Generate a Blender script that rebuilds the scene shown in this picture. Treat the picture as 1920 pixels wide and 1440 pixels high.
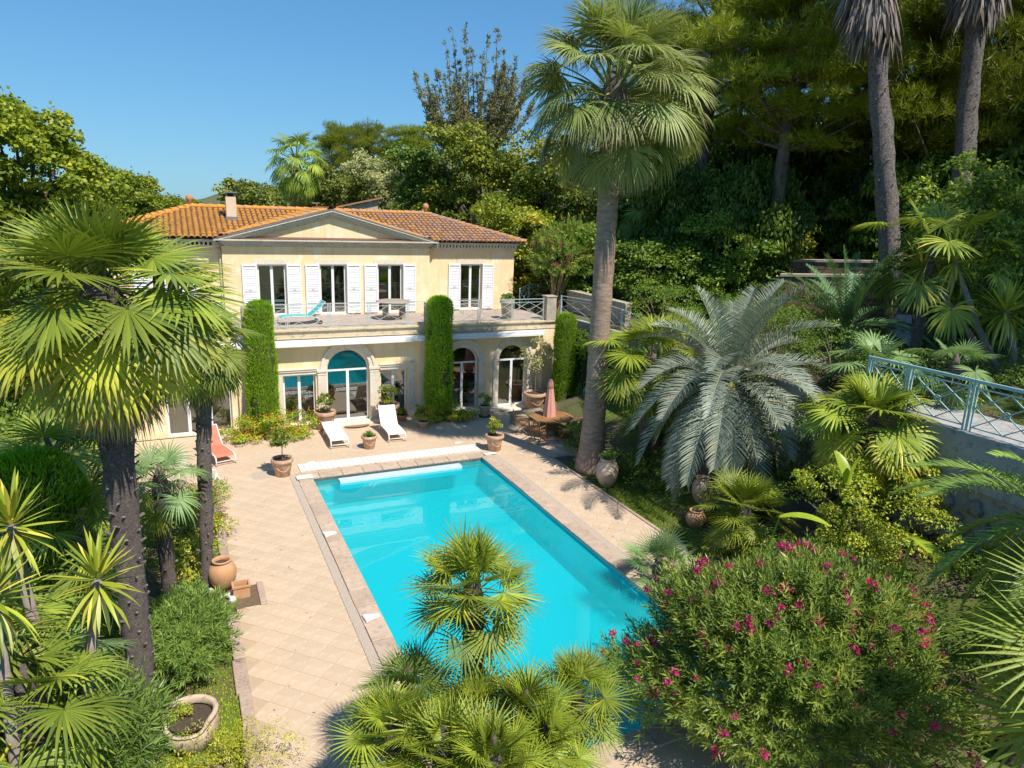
import bpy, math, random
import numpy as np
from mathutils import Matrix, Vector

# ------------------------------------------------------------------ scene, camera, light
scene = bpy.context.scene
for o in list(bpy.data.objects):
    bpy.data.objects.remove(o)
COL = scene.collection
R = math.radians
rng = np.random.default_rng(7)
random.seed(7)

CAMZ = 8.4
F_PX, PITCH, ROLL, YAW = 1318.08, .24086, .035236, -.44705      # calibrated on the pool and the facade
fw = np.array([-math.sin(YAW) * math.cos(PITCH), math.cos(YAW) * math.cos(PITCH), -math.sin(PITCH)])
r0 = np.array([math.cos(YAW), math.sin(YAW), 0.0])
u0 = np.cross(r0, fw)
cr = math.cos(ROLL) * r0 + math.sin(ROLL) * u0
cu = -math.sin(ROLL) * r0 + math.cos(ROLL) * u0
cam_d = bpy.data.cameras.new('camera')
cam_d.sensor_width = 36.0
cam_d.lens = F_PX / 1920 * 36.0
cam_d.clip_end = 12000
cam = bpy.data.objects.new('camera', cam_d)
COL.objects.link(cam)
m = Matrix.Identity(4)
for i in range(3):
    m[i][0], m[i][1], m[i][2] = cr[i], cu[i], -fw[i]
m[2][3] = CAMZ
cam.matrix_world = m
scene.camera = cam

SUN_EL = R(56)
SUN_H = np.array([0.30, -0.954])
SUN = np.array([SUN_H[0] * math.cos(SUN_EL), SUN_H[1] * math.cos(SUN_EL), math.sin(SUN_EL)])
world = bpy.data.worlds.new('World')
scene.world = world
world.use_nodes = True
wn = world.node_tree
bg = wn.nodes['Background']
sky = wn.nodes.new('ShaderNodeTexSky')
sky.sky_type = 'NISHITA'
sky.sun_disc = False
sky.sun_elevation = SUN_EL
sky.sun_rotation = math.atan2(SUN_H[0], SUN_H[1])
sky.altitude = 0
sky.air_density = 1.0
sky.dust_density = 0.15
sky.ozone_density = 6.0
one = wn.nodes.new('ShaderNodeVectorMath'); one.operation = 'ADD'; one.inputs[1].default_value = (1, 1, 1)
scl = wn.nodes.new('ShaderNodeVectorMath'); scl.operation = 'SCALE'; scl.inputs['Scale'].default_value = 0.14
div = wn.nodes.new('ShaderNodeVectorMath'); div.operation = 'DIVIDE'      # film-like shoulder: a flatter, clearer blue over the whole dome
tint = wn.nodes.new('ShaderNodeVectorMath'); tint.operation = 'MULTIPLY'; tint.inputs[1].default_value = (.49, .87, 1.17)
wn.links.new(sky.outputs[0], scl.inputs[0]); wn.links.new(scl.outputs[0], one.inputs[0])
wn.links.new(sky.outputs[0], div.inputs[0]); wn.links.new(one.outputs[0], div.inputs[1])
wn.links.new(div.outputs[0], tint.inputs[0]); wn.links.new(tint.outputs[0], bg.inputs[0])
bg.inputs[1].default_value = 0.14
sun_d = bpy.data.lights.new('sun', 'SUN')
sun_d.energy = 4.3
sun_d.angle = R(0.53)
sun_d.color = (1.0, 0.94, 0.85)
sun = bpy.data.objects.new('sun', sun_d)
COL.objects.link(sun)
sun.rotation_euler = Vector(SUN).to_track_quat('Z', 'Y').to_euler()
sun.location = (30, -30, 60)
vs = scene.view_settings
vs.view_transform = 'Standard'
vs.look = 'None'
vs.exposure = 0.52
vs.gamma = 1.0
scene.cycles.max_bounces = 7
scene.cycles.diffuse_bounces = 4
scene.cycles.glossy_bounces = 3
scene.cycles.transmission_bounces = 4
scene.cycles.transparent_max_bounces = 10
scene.cycles.use_denoising = True
scene.cycles.sample_clamp_indirect = 6.0

# ------------------------------------------------------------------ pixel helpers (photo pixels, 1920 x 1440)
def ray(x, y):
    return fw * F_PX + cr * (x - 960) - cu * (y - 720)
def gp(x, y, z=0.0):
    d = ray(x, y); t = (z - CAMZ) / d[2]
    return np.array([d[0] * t, d[1] * t, z])
def pix(x, y, D):
    d = ray(x, y); t = D / math.hypot(d[0], d[1])
    return d * t + np.array([0, 0, CAMZ])

def sstep(a, b, x):
    t = np.clip((np.asarray(x, float) - a) / (b - a), 0, 1)
    return t * t * (3 - 2 * t)
def terrain(x, y):
    """height of the ground: flat garden, bank and wall on the right, hillside right and behind"""
    x = np.asarray(x, float); y = np.asarray(y, float)
    low = -0.05 + 1.3 * sstep(12.6, 15.6, x) * sstep(28, 24, y)
    hi = 3.85 + 6.0 * sstep(27, 48, x) * sstep(2, 24, y) + 5.0 * sstep(46, 95, x) + 6.5 * sstep(55, 125, y) * sstep(0, 34, x)
    k = np.maximum((x > 15.85).astype(float) * 1.0, sstep(39, 44, y) * sstep(-16, -2, x))
    return low * (1 - k) + hi * k - 30 * sstep(900, 1600, y)
def th(x, y):
    return float(terrain(x, y))

# ------------------------------------------------------------------ materials
MATS = {}
LEAF_GAIN = (2.75, 2.5, 1.9)          # brightens every leaf colour listed below, which renders too dark without it
def _new(name):
    m = bpy.data.materials.new(name); m.use_nodes = True
    nt = m.node_tree
    b = nt.nodes['Principled BSDF']
    return m, nt, b
def _coord(nt, kind='Object'):
    return nt.nodes.new('ShaderNodeTexCoord').outputs[kind]
def noise(nt, vec, scale, detail=4, rough=0.55):
    n = nt.nodes.new('ShaderNodeTexNoise'); n.inputs['Scale'].default_value = scale
    n.inputs['Detail'].default_value = detail; n.inputs['Roughness'].default_value = rough
    nt.links.new(vec, n.inputs['Vector']); return n.outputs['Fac']
def ramp(nt, fac, stops):
    r = nt.nodes.new('ShaderNodeValToRGB'); e = r.color_ramp.elements
    while len(e) > 1: e.remove(e[0])
    e[0].position = stops[0][0]; e[0].color = (*stops[0][1], 1)
    for p, c in stops[1:]:
        k = e.new(p); k.color = (*c, 1)
    nt.links.new(fac, r.inputs[0]); return r.outputs[0]
def mix(nt, fac, a, b, blend='MIX'):
    n = nt.nodes.new('ShaderNodeMix'); n.data_type = 'RGBA'; n.blend_type = blend
    for sock, v in ((n.inputs[0], fac), (n.inputs[6], a), (n.inputs[7], b)):
        if isinstance(v, (int, float)): sock.default_value = v
        elif isinstance(v, tuple): sock.default_value = (*v, 1)
        else: nt.links.new(v, sock)
    return n.outputs[2]
def bump(nt, b, h, strength=0.3, dist=0.02):
    n = nt.nodes.new('ShaderNodeBump'); n.inputs['Strength'].default_value = strength
    n.inputs['Distance'].default_value = dist
    nt.links.new(h, n.inputs['Height']); nt.links.new(n.outputs[0], b.inputs['Normal'])
def simple(name, c, rough=0.6, c2=None, scale=6.0, bumpk=0.0, metal=0.0, spec=0.4, c3=None, scale2=None, rnd=0.0, coord='Object', bdist=0.01):
    """one base colour broken up by two octaves of noise, optional grain and per-object variation"""
    if name in MATS: return MATS[name]
    m, nt, b = _new(name)
    vec = _coord(nt, coord)
    col = tuple(c)
    n1 = None
    if c2 is not None:
        n1 = noise(nt, vec, scale, 6, 0.62)
        col = ramp(nt, n1, [(0.3, c), (0.7, c2)])
        if c3 is not None:
            n2 = noise(nt, vec, scale2 or scale * 4, 3, 0.7)
            f = ramp(nt, n2, [(0.52, (0, 0, 0)), (0.68, (1, 1, 1))])
            col = mix(nt, f, col, tuple(c3))
    if rnd > 0:
        oi = nt.nodes.new('ShaderNodeObjectInfo')
        mr = nt.nodes.new('ShaderNodeMapRange')
        mr.inputs[3].default_value = 1 - rnd; mr.inputs[4].default_value = 1 + rnd
        nt.links.new(oi.outputs['Random'], mr.inputs[0])
        vm = nt.nodes.new('ShaderNodeVectorMath'); vm.operation = 'SCALE'
        if isinstance(col, tuple): vm.inputs[0].default_value = col
        else: nt.links.new(col, vm.inputs[0])
        nt.links.new(mr.outputs[0], vm.inputs['Scale'])
        col = vm.outputs[0]
    if isinstance(col, tuple): b.inputs['Base Color'].default_value = (*col, 1)
    else: nt.links.new(col, b.inputs['Base Color'])
    b.inputs['Roughness'].default_value = rough
    b.inputs['Metallic'].default_value = metal
    b.inputs['Specular IOR Level'].default_value = spec
    if bumpk > 0:
        bump(nt, b, noise(nt, vec, (scale2 or scale * 4) * 1.5, 5, 0.7), bumpk, bdist)
    MATS[name] = m
    return m
def leafmat(name, c1, c2, c3=None, trans=0.35, rough=0.5, tip=None, spec=0.35, c3f=0.12):
    """leaf: colour per leaf from the 'rnd' attribute, per-object shift, light passing through"""
    if name in MATS: return MATS[name]
    m, nt, b = _new(name)
    c1, c2 = (tuple(min(.62, v * k) for v, k in zip(c, LEAF_GAIN)) for c in (c1, c2))
    if c3 is not None: c3 = tuple(min(.75, v * k) for v, k in zip(c3, LEAF_GAIN))
    at = nt.nodes.new('ShaderNodeAttribute'); at.attribute_name = 'rnd'
    stops = [(0.0, c1), (0.85 if c3 else 1.0, c2)]
    if c3 is not None: stops += [(1 - c3f, c2), (1.0, c3)]
    col = ramp(nt, at.outputs['Fac'], sorted(stops, key=lambda s: s[0]))
    if tip is not None:
        a2 = nt.nodes.new('ShaderNodeAttribute'); a2.attribute_name = 'tip'
        f = ramp(nt, a2.outputs['Fac'], [(tip[0], (0, 0, 0)), (tip[1], (1, 1, 1))])
        col = mix(nt, f, col, tip[2])
    oi = nt.nodes.new('ShaderNodeObjectInfo')
    hs = nt.nodes.new('ShaderNodeHueSaturation')
    mr = nt.nodes.new('ShaderNodeMapRange'); mr.inputs[3].default_value = 0.68; mr.inputs[4].default_value = 1.22
    nt.links.new(oi.outputs['Random'], mr.inputs[0]); nt.links.new(mr.outputs[0], hs.inputs['Value'])
    nt.links.new(col, hs.inputs['Color']); col = hs.outputs[0]
    nt.links.new(col, b.inputs['Base Color'])
    b.inputs['Roughness'].default_value = rough
    b.inputs['Specular IOR Level'].default_value = spec
    tr = nt.nodes.new('ShaderNodeBsdfTranslucent')
    tc = mix(nt, 1.0, col, (1.0, 1.0, 0.55), 'MULTIPLY')
    nt.links.new(tc, tr.inputs[0])
    ms = nt.nodes.new('ShaderNodeMixShader'); ms.inputs[0].default_value = trans
    nt.links.new(b.outputs[0], ms.inputs[1]); nt.links.new(tr.outputs[0], ms.inputs[2])
    nt.links.new(ms.outputs[0], nt.nodes['Material Output'].inputs[0])
    MATS[name] = m
    return m

# ------------------------------------------------------------------ mesh building
class MB:
    """collects shapes into one mesh"""
    def __init__(s): s.v = []; s.f = []
    def add(s, v, f):
        n = len(s.v); s.v += [tuple(map(float, p)) for p in v]; s.f += [tuple(i + n for i in q) for q in f]; return s
    def box(s, x0, x1, y0, y1, z0, z1):
        return s.add([(x0, y0, z0), (x1, y0, z0), (x1, y1, z0), (x0, y1, z0), (x0, y0, z1), (x1, y0, z1), (x1, y1, z1), (x0, y1, z1)],
                     [(0, 3, 2, 1), (4, 5, 6, 7), (0, 1, 5, 4), (1, 2, 6, 5), (2, 3, 7, 6), (3, 0, 4, 7)])
    def bar(s, a, b, w, h=None, up=(0, 0, 1)):
        """rectangular bar from a to b"""
        h = h or w
        a = np.array(a, float); b = np.array(b, float); t = b - a; t /= np.linalg.norm(t)
        up = np.array(up, float)
        if abs(t @ up) > .98: up = np.array([1., 0, 0])
        x = np.cross(t, up); x /= np.linalg.norm(x); z = np.cross(x, t)
        v = []
        for p in (a, b):
            for i, j in ((-1, -1), (1, -1), (1, 1), (-1, 1)):
                v.append(p + x * i * w / 2 + z * j * h / 2)
        return s.add(v, [(0, 1, 2, 3), (7, 6, 5, 4), (0, 4, 5, 1), (1, 5, 6, 2), (2, 6, 7, 3), (3, 7, 4, 0)])
    def tube(s, pts, rad, n=8, cap=True):
        pts = [np.array(p, float) for p in pts]
        if not hasattr(rad, '__len__'): rad = [rad] * len(pts)
        v = []; f = []
        prev = None
        for i, p in enumerate(pts):
            t = pts[min(i + 1, len(pts) - 1)] - pts[max(i - 1, 0)]; t /= np.linalg.norm(t) + 1e-9
            if prev is None:
                a = np.array([0, 0, 1.]) if abs(t[2]) < .9 else np.array([1., 0, 0])
                x = np.cross(t, a)
            else: x = prev - t * (prev @ t)
            x /= np.linalg.norm(x); prev = x; y = np.cross(t, x)
            for k in range(n):
                a = 2 * math.pi * k / n
                v.append(p + (x * math.cos(a) + y * math.sin(a)) * rad[i])
        for i in range(len(pts) - 1):
            for k in range(n):
                f.append((i * n + k, i * n + (k + 1) % n, (i + 1) * n + (k + 1) % n, (i + 1) * n + k))
        if cap:
            f.append(tuple(range(n - 1, -1, -1))); f.append(tuple((len(pts) - 1) * n + k for k in range(n)))
        return s.add(v, f)
    def lathe(s, prof, n=20, c=(0, 0, 0), cap=True):
        v = []; f = []
        for r, z in prof:
            for k in range(n):
                a = 2 * math.pi * k / n
                v.append((c[0] + r * math.cos(a), c[1] + r * math.sin(a), c[2] + z))
        for i in range(len(prof) - 1):
            for k in range(n):
                f.append((i * n + k, i * n + (k + 1) % n, (i + 1) * n + (k + 1) % n, (i + 1) * n + k))
        if cap:
            f.append(tuple(range(n - 1, -1, -1)))
            f.append(tuple((len(prof) - 1) * n + k for k in range(n)))
        return s.add(v, f)
    def prism(s, poly, y0, y1):
        """polygon in xz extruded along y"""
        n = len(poly)
        v = [(x, y0, z) for x, z in poly] + [(x, y1, z) for x, z in poly]
        f = [tuple(range(n)), tuple(range(2 * n - 1, n - 1, -1))]
        f += [(i, i + n, (i + 1) % n + n, (i + 1) % n) for i in range(n)]
        return s.add(v, f)
    def quad(s, a, b, c, d): return s.add([a, b, c, d], [(0, 1, 2, 3)])
    def mesh(s, name, mat, smooth=False):
        me = bpy.data.meshes.new(name); me.from_pydata(s.v, [], s.f); me.update()
        if mat: me.materials.append(mat)
        if smooth: me.shade_smooth()
        return me
    def build(s, name, mat, parent=None, smooth=False, world=False, bevel=0.0):
        return put(name, s.mesh(name, mat, smooth), parent, world=world, bevel=bevel)

def put(name, me, parent=None, loc=None, rot=None, scale=None, world=False, bevel=0.0):
    o = bpy.data.objects.new(name, me); COL.objects.link(o)
    if parent is not None:
        o.parent = parent
        if world: o.location = [-c for c in wloc(parent)]
    if loc is not None: o.location = loc
    if rot is not None: o.rotation_euler = rot
    if scale is not None: o.scale = scale if hasattr(scale, '__len__') else (scale,) * 3
    if bevel > 0:
        b = o.modifiers.new('bevel', 'BEVEL'); b.width = bevel; b.segments = 2; b.limit_method = 'ANGLE'; b.angle_limit = R(40)
    return o
def wloc(o):
    p = np.array(o.location)
    while o.parent is not None:
        o = o.parent; p = p + np.array(o.location)
    return p
def npmesh(name, V, F, mat, attrs=None, smooth=False):
    """numpy verts (n,3) and quads/tris (m,k)"""
    V = np.ascontiguousarray(V, dtype=np.float32); F = np.ascontiguousarray(F, dtype=np.int32)
    k = F.shape[1]
    me = bpy.data.meshes.new(name)
    me.vertices.add(len(V)); me.vertices.foreach_set('co', V.ravel())
    me.loops.add(F.size); me.loops.foreach_set('vertex_index', F.ravel())
    me.polygons.add(len(F)); me.polygons.foreach_set('loop_start', np.arange(0, F.size, k, dtype=np.int32))
    me.update(calc_edges=True)
    for an, av in (attrs or {}).items():
        a = me.attributes.new(an, 'FLOAT', 'POINT'); a.data.foreach_set('value', np.ascontiguousarray(av, dtype=np.float32))
    if mat: me.materials.append(mat)
    if smooth: me.shade_smooth()
    return me
def thing(name, label, cat, loc=(0, 0, 0), rotz=0.0, group=None, scale=1.0):
    o = bpy.data.objects.new(name, None); COL.objects.link(o)
    o.empty_display_size = 0.2
    o.location = loc; o.rotation_euler = (0, 0, rotz); o.scale = (scale,) * 3
    tag(o, label, cat, group); return o
def tag(o, label=None, cat=None, group=None, kind=None):
    if label: o['label'] = label
    if cat: o['category'] = cat
    if group: o['group'] = group
    if kind: o['kind'] = kind
    return o
def copy_tree(o, parent=None):
    c = o.copy(); COL.objects.link(c); c.parent = parent
    for ch in list(o.children): copy_tree(ch, c)
    return c
def unit(v):
    return v / (np.linalg.norm(v, axis=-1, keepdims=True) + 1e-9)

# ------------------------------------------------------------------ plant geometry
def strip_quads(nseg, K, W, off=0):
    """faces of nseg strips, K stations, W points across"""
    i = np.arange(nseg)[:, None, None] * K * W + off
    k = np.arange(K - 1)[None, :, None] * W
    w = np.arange(W - 1)[None, None, :]
    a = i + k + w
    return np.stack([a, a + 1, a + W + 1, a + W], -1).reshape(-1, 4)
def curve_pts(d, L, n, sag):
    """stem curve from the origin that starts along d and bends down"""
    pts = [np.zeros(3)]; d = np.array(d, float)
    for i in range(n):
        d = d + np.array([0, 0, -sag / n]); d /= np.linalg.norm(d)
        pts.append(pts[-1] + d * L / n)
    return np.array(pts), d
def stem_tris(pts, r0_, r1_, off):
    """triangular stem as quads"""
    n = len(pts); T = unit(np.gradient(pts, axis=0))
    s = unit(np.cross(T, np.array([0, 0, 1.0]) + 1e-3)); u = np.cross(s, T)
    rr = np.linspace(r0_, r1_, n)[:, None]
    V = np.stack([pts - s * rr, pts + u * rr * .8, pts + s * rr, pts - u * rr * .5], 1).reshape(-1, 3)
    F = []
    for i in range(n - 1):
        for k in range(4):
            F.append((i * 4 + k, i * 4 + (k + 1) % 4, (i + 1) * 4 + (k + 1) % 4, (i + 1) * 4 + k))
    return V, np.array(F) + off
def fan_frond(g, az, el, pet, Rr, nseg=34, span=5.0, split=0.5, droop=0.6, sag=0.4, bend=0.4, fold=0.45, pr=0.014, K=5, w0=1.0, cup=0.15):
    d = np.array([math.cos(el) * math.cos(az), math.cos(el) * math.sin(az), math.sin(el)])
    pts, t = curve_pts(d, pet, 5, sag)
    V0, F0 = stem_tris(pts, pr * 1.5, pr, 0)
    up = np.array([0, 0, 1.0])
    s = np.cross(t, up)
    if np.linalg.norm(s) < .15: s = np.array([-math.sin(az), math.cos(az), 0.0])
    s = unit(s); tw = g.normal(0, .25)
    n = np.cross(s, t)
    s, n = s * math.cos(tw) + n * math.sin(tw), n * math.cos(tw) - s * math.sin(tw)
    t2 = unit(t * math.cos(bend) - n * math.sin(bend)); n2 = np.cross(s, t2)
    th_ = np.linspace(-span / 2, span / 2, nseg) + g.normal(0, .02, nseg)
    dth = span / nseg
    dirs = unit(np.cos(th_)[:, None] * t2 + np.sin(th_)[:, None] * s + cup * np.abs(np.sin(th_ / 2))[:, None] * n2)
    L = Rr * (0.74 + 0.26 * np.cos(th_ / 2)) * g.uniform(.9, 1.06, nseg)
    f = np.array([0.03, .3, .52, .76, 1.0]) if K == 5 else np.linspace(.03, 1, K)
    P = pts[-1] + dirs * (f[0] * L)[:, None]
    dd = dirs.copy(); out = np.zeros((nseg, K, 3, 3)); tipa = np.zeros((nseg, K, 3))
    dr = g.uniform(.55, 1.35, nseg)[:, None] * droop
    for k in range(K):
        if k > 0:
            st = (f[k] - f[k - 1])
            dd = unit(dd + np.array([0, 0, -1.0]) * dr * st * (f[k] ** 1.3) * 2.2)
            P = P + dd * (L * st)[:, None]
        hw = L * f[k] * math.sin(dth / 2) * 1.05
        if f[k] > split:
            hs = L * split * math.sin(dth / 2) * 1.05
            q = (f[k] - split) / (1 - split)
            hw = hs * (1 - q ** 1.4) + .0006
        hw = hw * w0
        sv = unit(np.cross(np.broadcast_to(n2, dd.shape), dd))
        nn = np.cross(dd, sv)
        out[:, k, 0] = P - sv * hw[:, None] - nn * fold * hw[:, None]
        out[:, k, 1] = P
        out[:, k, 2] = P + sv * hw[:, None] - nn * fold * hw[:, None]
        tipa[:, k, :] = f[k]
    V1 = out.reshape(-1, 3); F1 = strip_quads(nseg, K, 3, len(V0))
    rnd = np.repeat(np.clip(g.normal(.5, .22, nseg), 0, 1), K * 3)
    return (np.vstack([V0, V1]), np.vstack([F0, F1]),
            np.concatenate([np.full(len(V0), .35), rnd]), np.concatenate([np.zeros(len(V0)), tipa.ravel()]))
def feather_frond(g, az, el, L, n=46, leaf=0.5, w=0.022, sag=1.3, vee=0.5, ldroop=0.5, r=0.022, fwd=0.75, twist=0.0):
    d = np.array([math.cos(el) * math.cos(az), math.cos(el) * math.sin(az), math.sin(el)])
    pts, _ = curve_pts(d, L, 12, sag)
    V0, F0 = stem_tris(pts, r, r * .25, 0)
    u = np.linspace(.14, .995, n); sl = np.linspace(0, 1, len(pts))
    C = np.stack([np.interp(u, sl, pts[:, i]) for i in range(3)], 1)
    T = unit(np.gradient(pts, axis=0)); T = unit(np.stack([np.interp(u, sl, T[:, i]) for i in range(3)], 1))
    s = np.cross(T, np.array([0, 0, 1.0]) + 1e-3); s = unit(s)
    base_s = np.array([math.sin(az), -math.cos(az), 0.0])
    s = np.where((s @ base_s)[:, None] < 0, -s, s)
    N = np.cross(s, T)
    allV = []; rn = []; tp = []
    ll = leaf * np.clip(np.sin(math.pi * (u * .78 + .16)), .25, 1) ** .8
    for sd in (-1, 1):
        j = g.normal(0, .1, (n, 1))
        dirs = unit(T * (fwd + .5 * u[:, None] + j) + sd * s * 1.0 + N * (vee + g.normal(0, .12, (n, 1))))
        P = C.copy(); dd = dirs.copy(); lv = ll * g.uniform(.88, 1.08, n)
        st = np.zeros((n, 4, 2, 3))
        for k, ff in enumerate((0, .35, .7, 1.0)):
            if k:
                dd = unit(dd + np.array([0, 0, -1.0]) * ldroop * g.uniform(.6, 1.4, (n, 1)) * ff * .6)
                P = P + dd * (lv * (.35 if k < 3 else .3))[:, None]
            hw = w * (0.75, 1.0, .75, .04)[k]
            wv = unit(np.cross(dd, N)) * .75 + N * .35 * sd
            st[:, k, 0] = P - wv * hw; st[:, k, 1] = P + wv * hw
        allV.append(st.reshape(-1, 3)); rn.append(np.repeat(np.clip(g.normal(.5, .22, n), 0, 1), 8)); tp.append(np.tile([0, 0, .35, .35, .7, .7, 1, 1], n))
    V1 = np.vstack(allV); F1 = strip_quads(2 * n, 4, 2, len(V0))
    return (np.vstack([V0, V1]), np.vstack([F0, F1]), np.concatenate([np.full(len(V0), .6), *rn]), np.concatenate([np.zeros(len(V0)), *tp]))
def frond_mesh(name, data, mat):
    return npmesh(name, data[0], data[1], mat, {'rnd': data[2], 'tip': data[3]})
def leaves(g, P, A, N, l, w, fold=0.0, rnd=None):
    """rhombic leaves: base point P, axis A, normal N"""
    n = len(P)
    l = np.broadcast_to(np.asarray(l, float), (n,))[:, None]; w = np.broadcast_to(np.asarray(w, float), (n,))[:, None]
    A = unit(A); B = unit(np.cross(N, A))
    V = np.stack([P, P + A * l * .45 + B * w / 2, P + A * l, P + A * l * .45 - B * w / 2], 1)
    if rnd is None: rnd = np.clip(g.normal(.5, .25, n), 0, 1)
    return V.reshape(-1, 3), np.arange(4 * n).reshape(-1, 4), np.repeat(rnd, 4)
def sph(g, n):
    return unit(g.normal(size=(n, 3)))
def crown_clumps(g, c, rad, k, cr_, flat=0.0, hollow=0.45, pw=1.0):
    """clump centres filling an ellipsoid unevenly, most near its surface"""
    d = sph(g, k); rr = hollow + (1 - hollow) * g.uniform(0, 1, k) ** (1 / 2.2)
    rr *= 1 + .18 * np.sin(3 * d[:, 0] + 5 * d[:, 2] + c[0]) * pw
    C = np.array(c) + d * rr[:, None] * np.array(rad)
    return C, cr_ * g.uniform(.55, 1.35, k)
def clump_leaves(g, C, cr_, per, l, w, up=0.35, out=0.8, squash=0.75, jl=.3):
    k = len(C); idx = np.repeat(np.arange(k), per)
    n = len(idx); d = sph(g, n); d[:, 2] = np.abs(d[:, 2]) * .9 + d[:, 2] * .35
    d = unit(d)
    rr = g.uniform(.35, 1.0, n) ** .6
    P = C[idx] + d * (rr * cr_[idx])[:, None] * np.array([1, 1, squash])
    N = unit(d * out + np.array([0, 0, up]) + g.normal(0, .55, (n, 3)))
    A = unit(np.cross(N, g.normal(size=(n, 3))))
    A = unit(A + d * .35 + np.array([0, 0, -.25]))
    cl = g.normal(0, .2, k)[idx]
    rnd = np.clip(.5 + cl + g.normal(0, .2, n), 0, 1)
    return leaves(g, P, A, N, l * g.uniform(1 - jl, 1 + jl, n), w * g.uniform(1 - jl, 1 + jl, n), rnd=rnd)
def shoots(g, base, dirs, L, nodes, whorl, l, w, spread=0.9, droop=0.25):
    """leafy shoots: whorls of narrow leaves along each shoot"""
    n = len(base); dirs = unit(dirs)
    Ps = []; As = []; Ns = []; Rn = []; ls = []
    a = unit(np.cross(dirs, g.normal(size=(n, 3)))); b = np.cross(dirs, a)
    sr = np.clip(g.normal(.5, .2, n), 0, 1)
    for k in range(nodes):
        f = (k + .6) / nodes
        pos = base + dirs * (L * f)[:, None]
        for q in range(whorl):
            ph = 2 * math.pi * (q / whorl) + k * 1.1 + g.normal(0, .25, n)
            out = a * np.cos(ph)[:, None] + b * np.sin(ph)[:, None]
            A = unit(out * spread * (1.15 - .55 * f) + dirs * (.35 + .75 * f) + np.array([0, 0, -droop * (1 - f)]))
            Ps.append(pos); As.append(A); Ns.append(unit(np.cross(np.cross(A, dirs + .01), A) + g.normal(0, .2, (n, 3))))
            Rn.append(np.clip(sr + g.normal(0, .12, n) + .18 * (f - .5), 0, 1)); ls.append(l * g.uniform(.75, 1.15, n) * (1.0 if f < .8 else .75))
    P = np.vstack(Ps); ll = np.concatenate(ls)
    return leaves(g, P, np.vstack(As), np.vstack(Ns), ll, w * ll / l, rnd=np.concatenate(Rn))
def joinp(*parts):
    Vs = []; Fs = []; Rs = []; n = 0
    for p in parts:
        Vs.append(p[0]); Fs.append(p[1] + n); Rs.append(p[2]); n += len(p[0])
    return np.vstack(Vs), np.vstack(Fs), np.concatenate(Rs)
def leafmesh(name, data, mat):
    return npmesh(name, data[0], data[1], mat, {'rnd': data[2]})
def limbs_mb(g, mb, base, C, r, n, lean=0.35):
    """trunk and boughs towards some of the clump centres"""
    base = np.array(base, float)
    top = C.mean(0); fork = base + (top - base) * .55
    mb.tube([base, base * .6 + fork * .4 + g.normal(0, .15, 3) * r * 3, fork], [r * 1.25, r, r * .75], 8)
    sel = g.choice(len(C), min(n, len(C)), replace=False)
    for i in sel:
        mid = (fork + C[i]) / 2 + np.array([0, 0, -.06 * np.linalg.norm(C[i] - fork)]) + g.normal(0, .1, 3)
        mb.tube([fork - (fork - base) * g.uniform(0, .25), mid, C[i]], [r * .5, r * .3, r * .08], 5)
    return mb

# plant colours
M_BARK = simple('bark', (.10, .075, .055), .9, (.2, .16, .125), 5, .6, c3=(.05, .04, .03), scale2=18, bdist=.03)
M_FAN = leafmat('fan_leaf', (.036, .070, .012), (.125, .162, .026), (.22, .2, .035), trans=.22, rough=.42)
M_FANBLUE = leafmat('fan_leaf_bluish', (.05, .10, .05), (.13, .2, .09), None, trans=.3, rough=.42)
M_FANOLD = leafmat('fan_leaf_old', (.17, .19, .02), (.36, .27, .035), (.42, .24, .04), trans=.35, rough=.5, tip=(.72, .98, (.2, .12, .06)))
M_FANDEAD = leafmat('fan_leaf_dead', (.16, .11, .065), (.33, .24, .15), None, trans=.15, rough=.8)
M_WASH = leafmat('washingtonia_leaf', (.055, .085, .025), (.135, .17, .065), (.19, .19, .10), trans=.32, rough=.45, tip=(.6, 1.0, (.36, .36, .17)))
M_CHAM = leafmat('dwarf_fan_leaf', (.04, .078, .013), (.14, .175, .022), (.215, .215, .032), trans=.24, rough=.42)
M_CHAMB = leafmat('dwarf_fan_leaf_dark', (.045, .085, .025), (.11, .16, .04), None, trans=.28, rough=.4)
M_BUTIA = leafmat('jelly_palm_leaf', (.056, .080, .082), (.145, .175, .172), (.185, .185, .14), trans=.2, rough=.5)
M_PHOENIX = leafmat('date_palm_leaf', (.04, .085, .02), (.13, .19, .05), None, trans=.25, rough=.4)
M_PHSHADE = leafmat('date_palm_leaf_bluish', (.03, .085, .05), (.08, .15, .08), None, trans=.25, rough=.4)
M_YUCCA = leafmat('yucca_leaf', (.05, .09, .012), (.155, .185, .025), (.22, .21, .04), trans=.15, rough=.4)
M_YUCCAOLD = leafmat('yucca_leaf_old', (.25, .22, .05), (.4, .32, .12), None, trans=.25, rough=.6)
M_OLE = leafmat('oleander_leaf', (.04, .085, .018), (.14, .195, .04), (.235, .25, .06), trans=.3, rough=.4)
M_OLED = leafmat('oleander_leaf_deep', (.05, .10, .025), (.13, .20, .05), None, trans=.3, rough=.4)
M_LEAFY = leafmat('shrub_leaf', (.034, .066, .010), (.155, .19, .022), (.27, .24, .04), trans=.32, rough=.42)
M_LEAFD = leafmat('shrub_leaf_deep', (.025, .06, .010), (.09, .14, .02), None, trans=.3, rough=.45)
M_LANT = leafmat('lantana_leaf', (.05, .10, .010), (.16, .20, .02), (.28, .27, .02), trans=.3, rough=.5)
M_YELLO = leafmat('yellowing_shrub_leaf', (.13, .15, .012), (.30, .28, .03), (.38, .30, .04), trans=.3, rough=.5)
M_PLANE = leafmat('plane_leaf', (.032, .062, .008), (.13, .165, .016), (.19, .19, .02), trans=.36, rough=.5)
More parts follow.
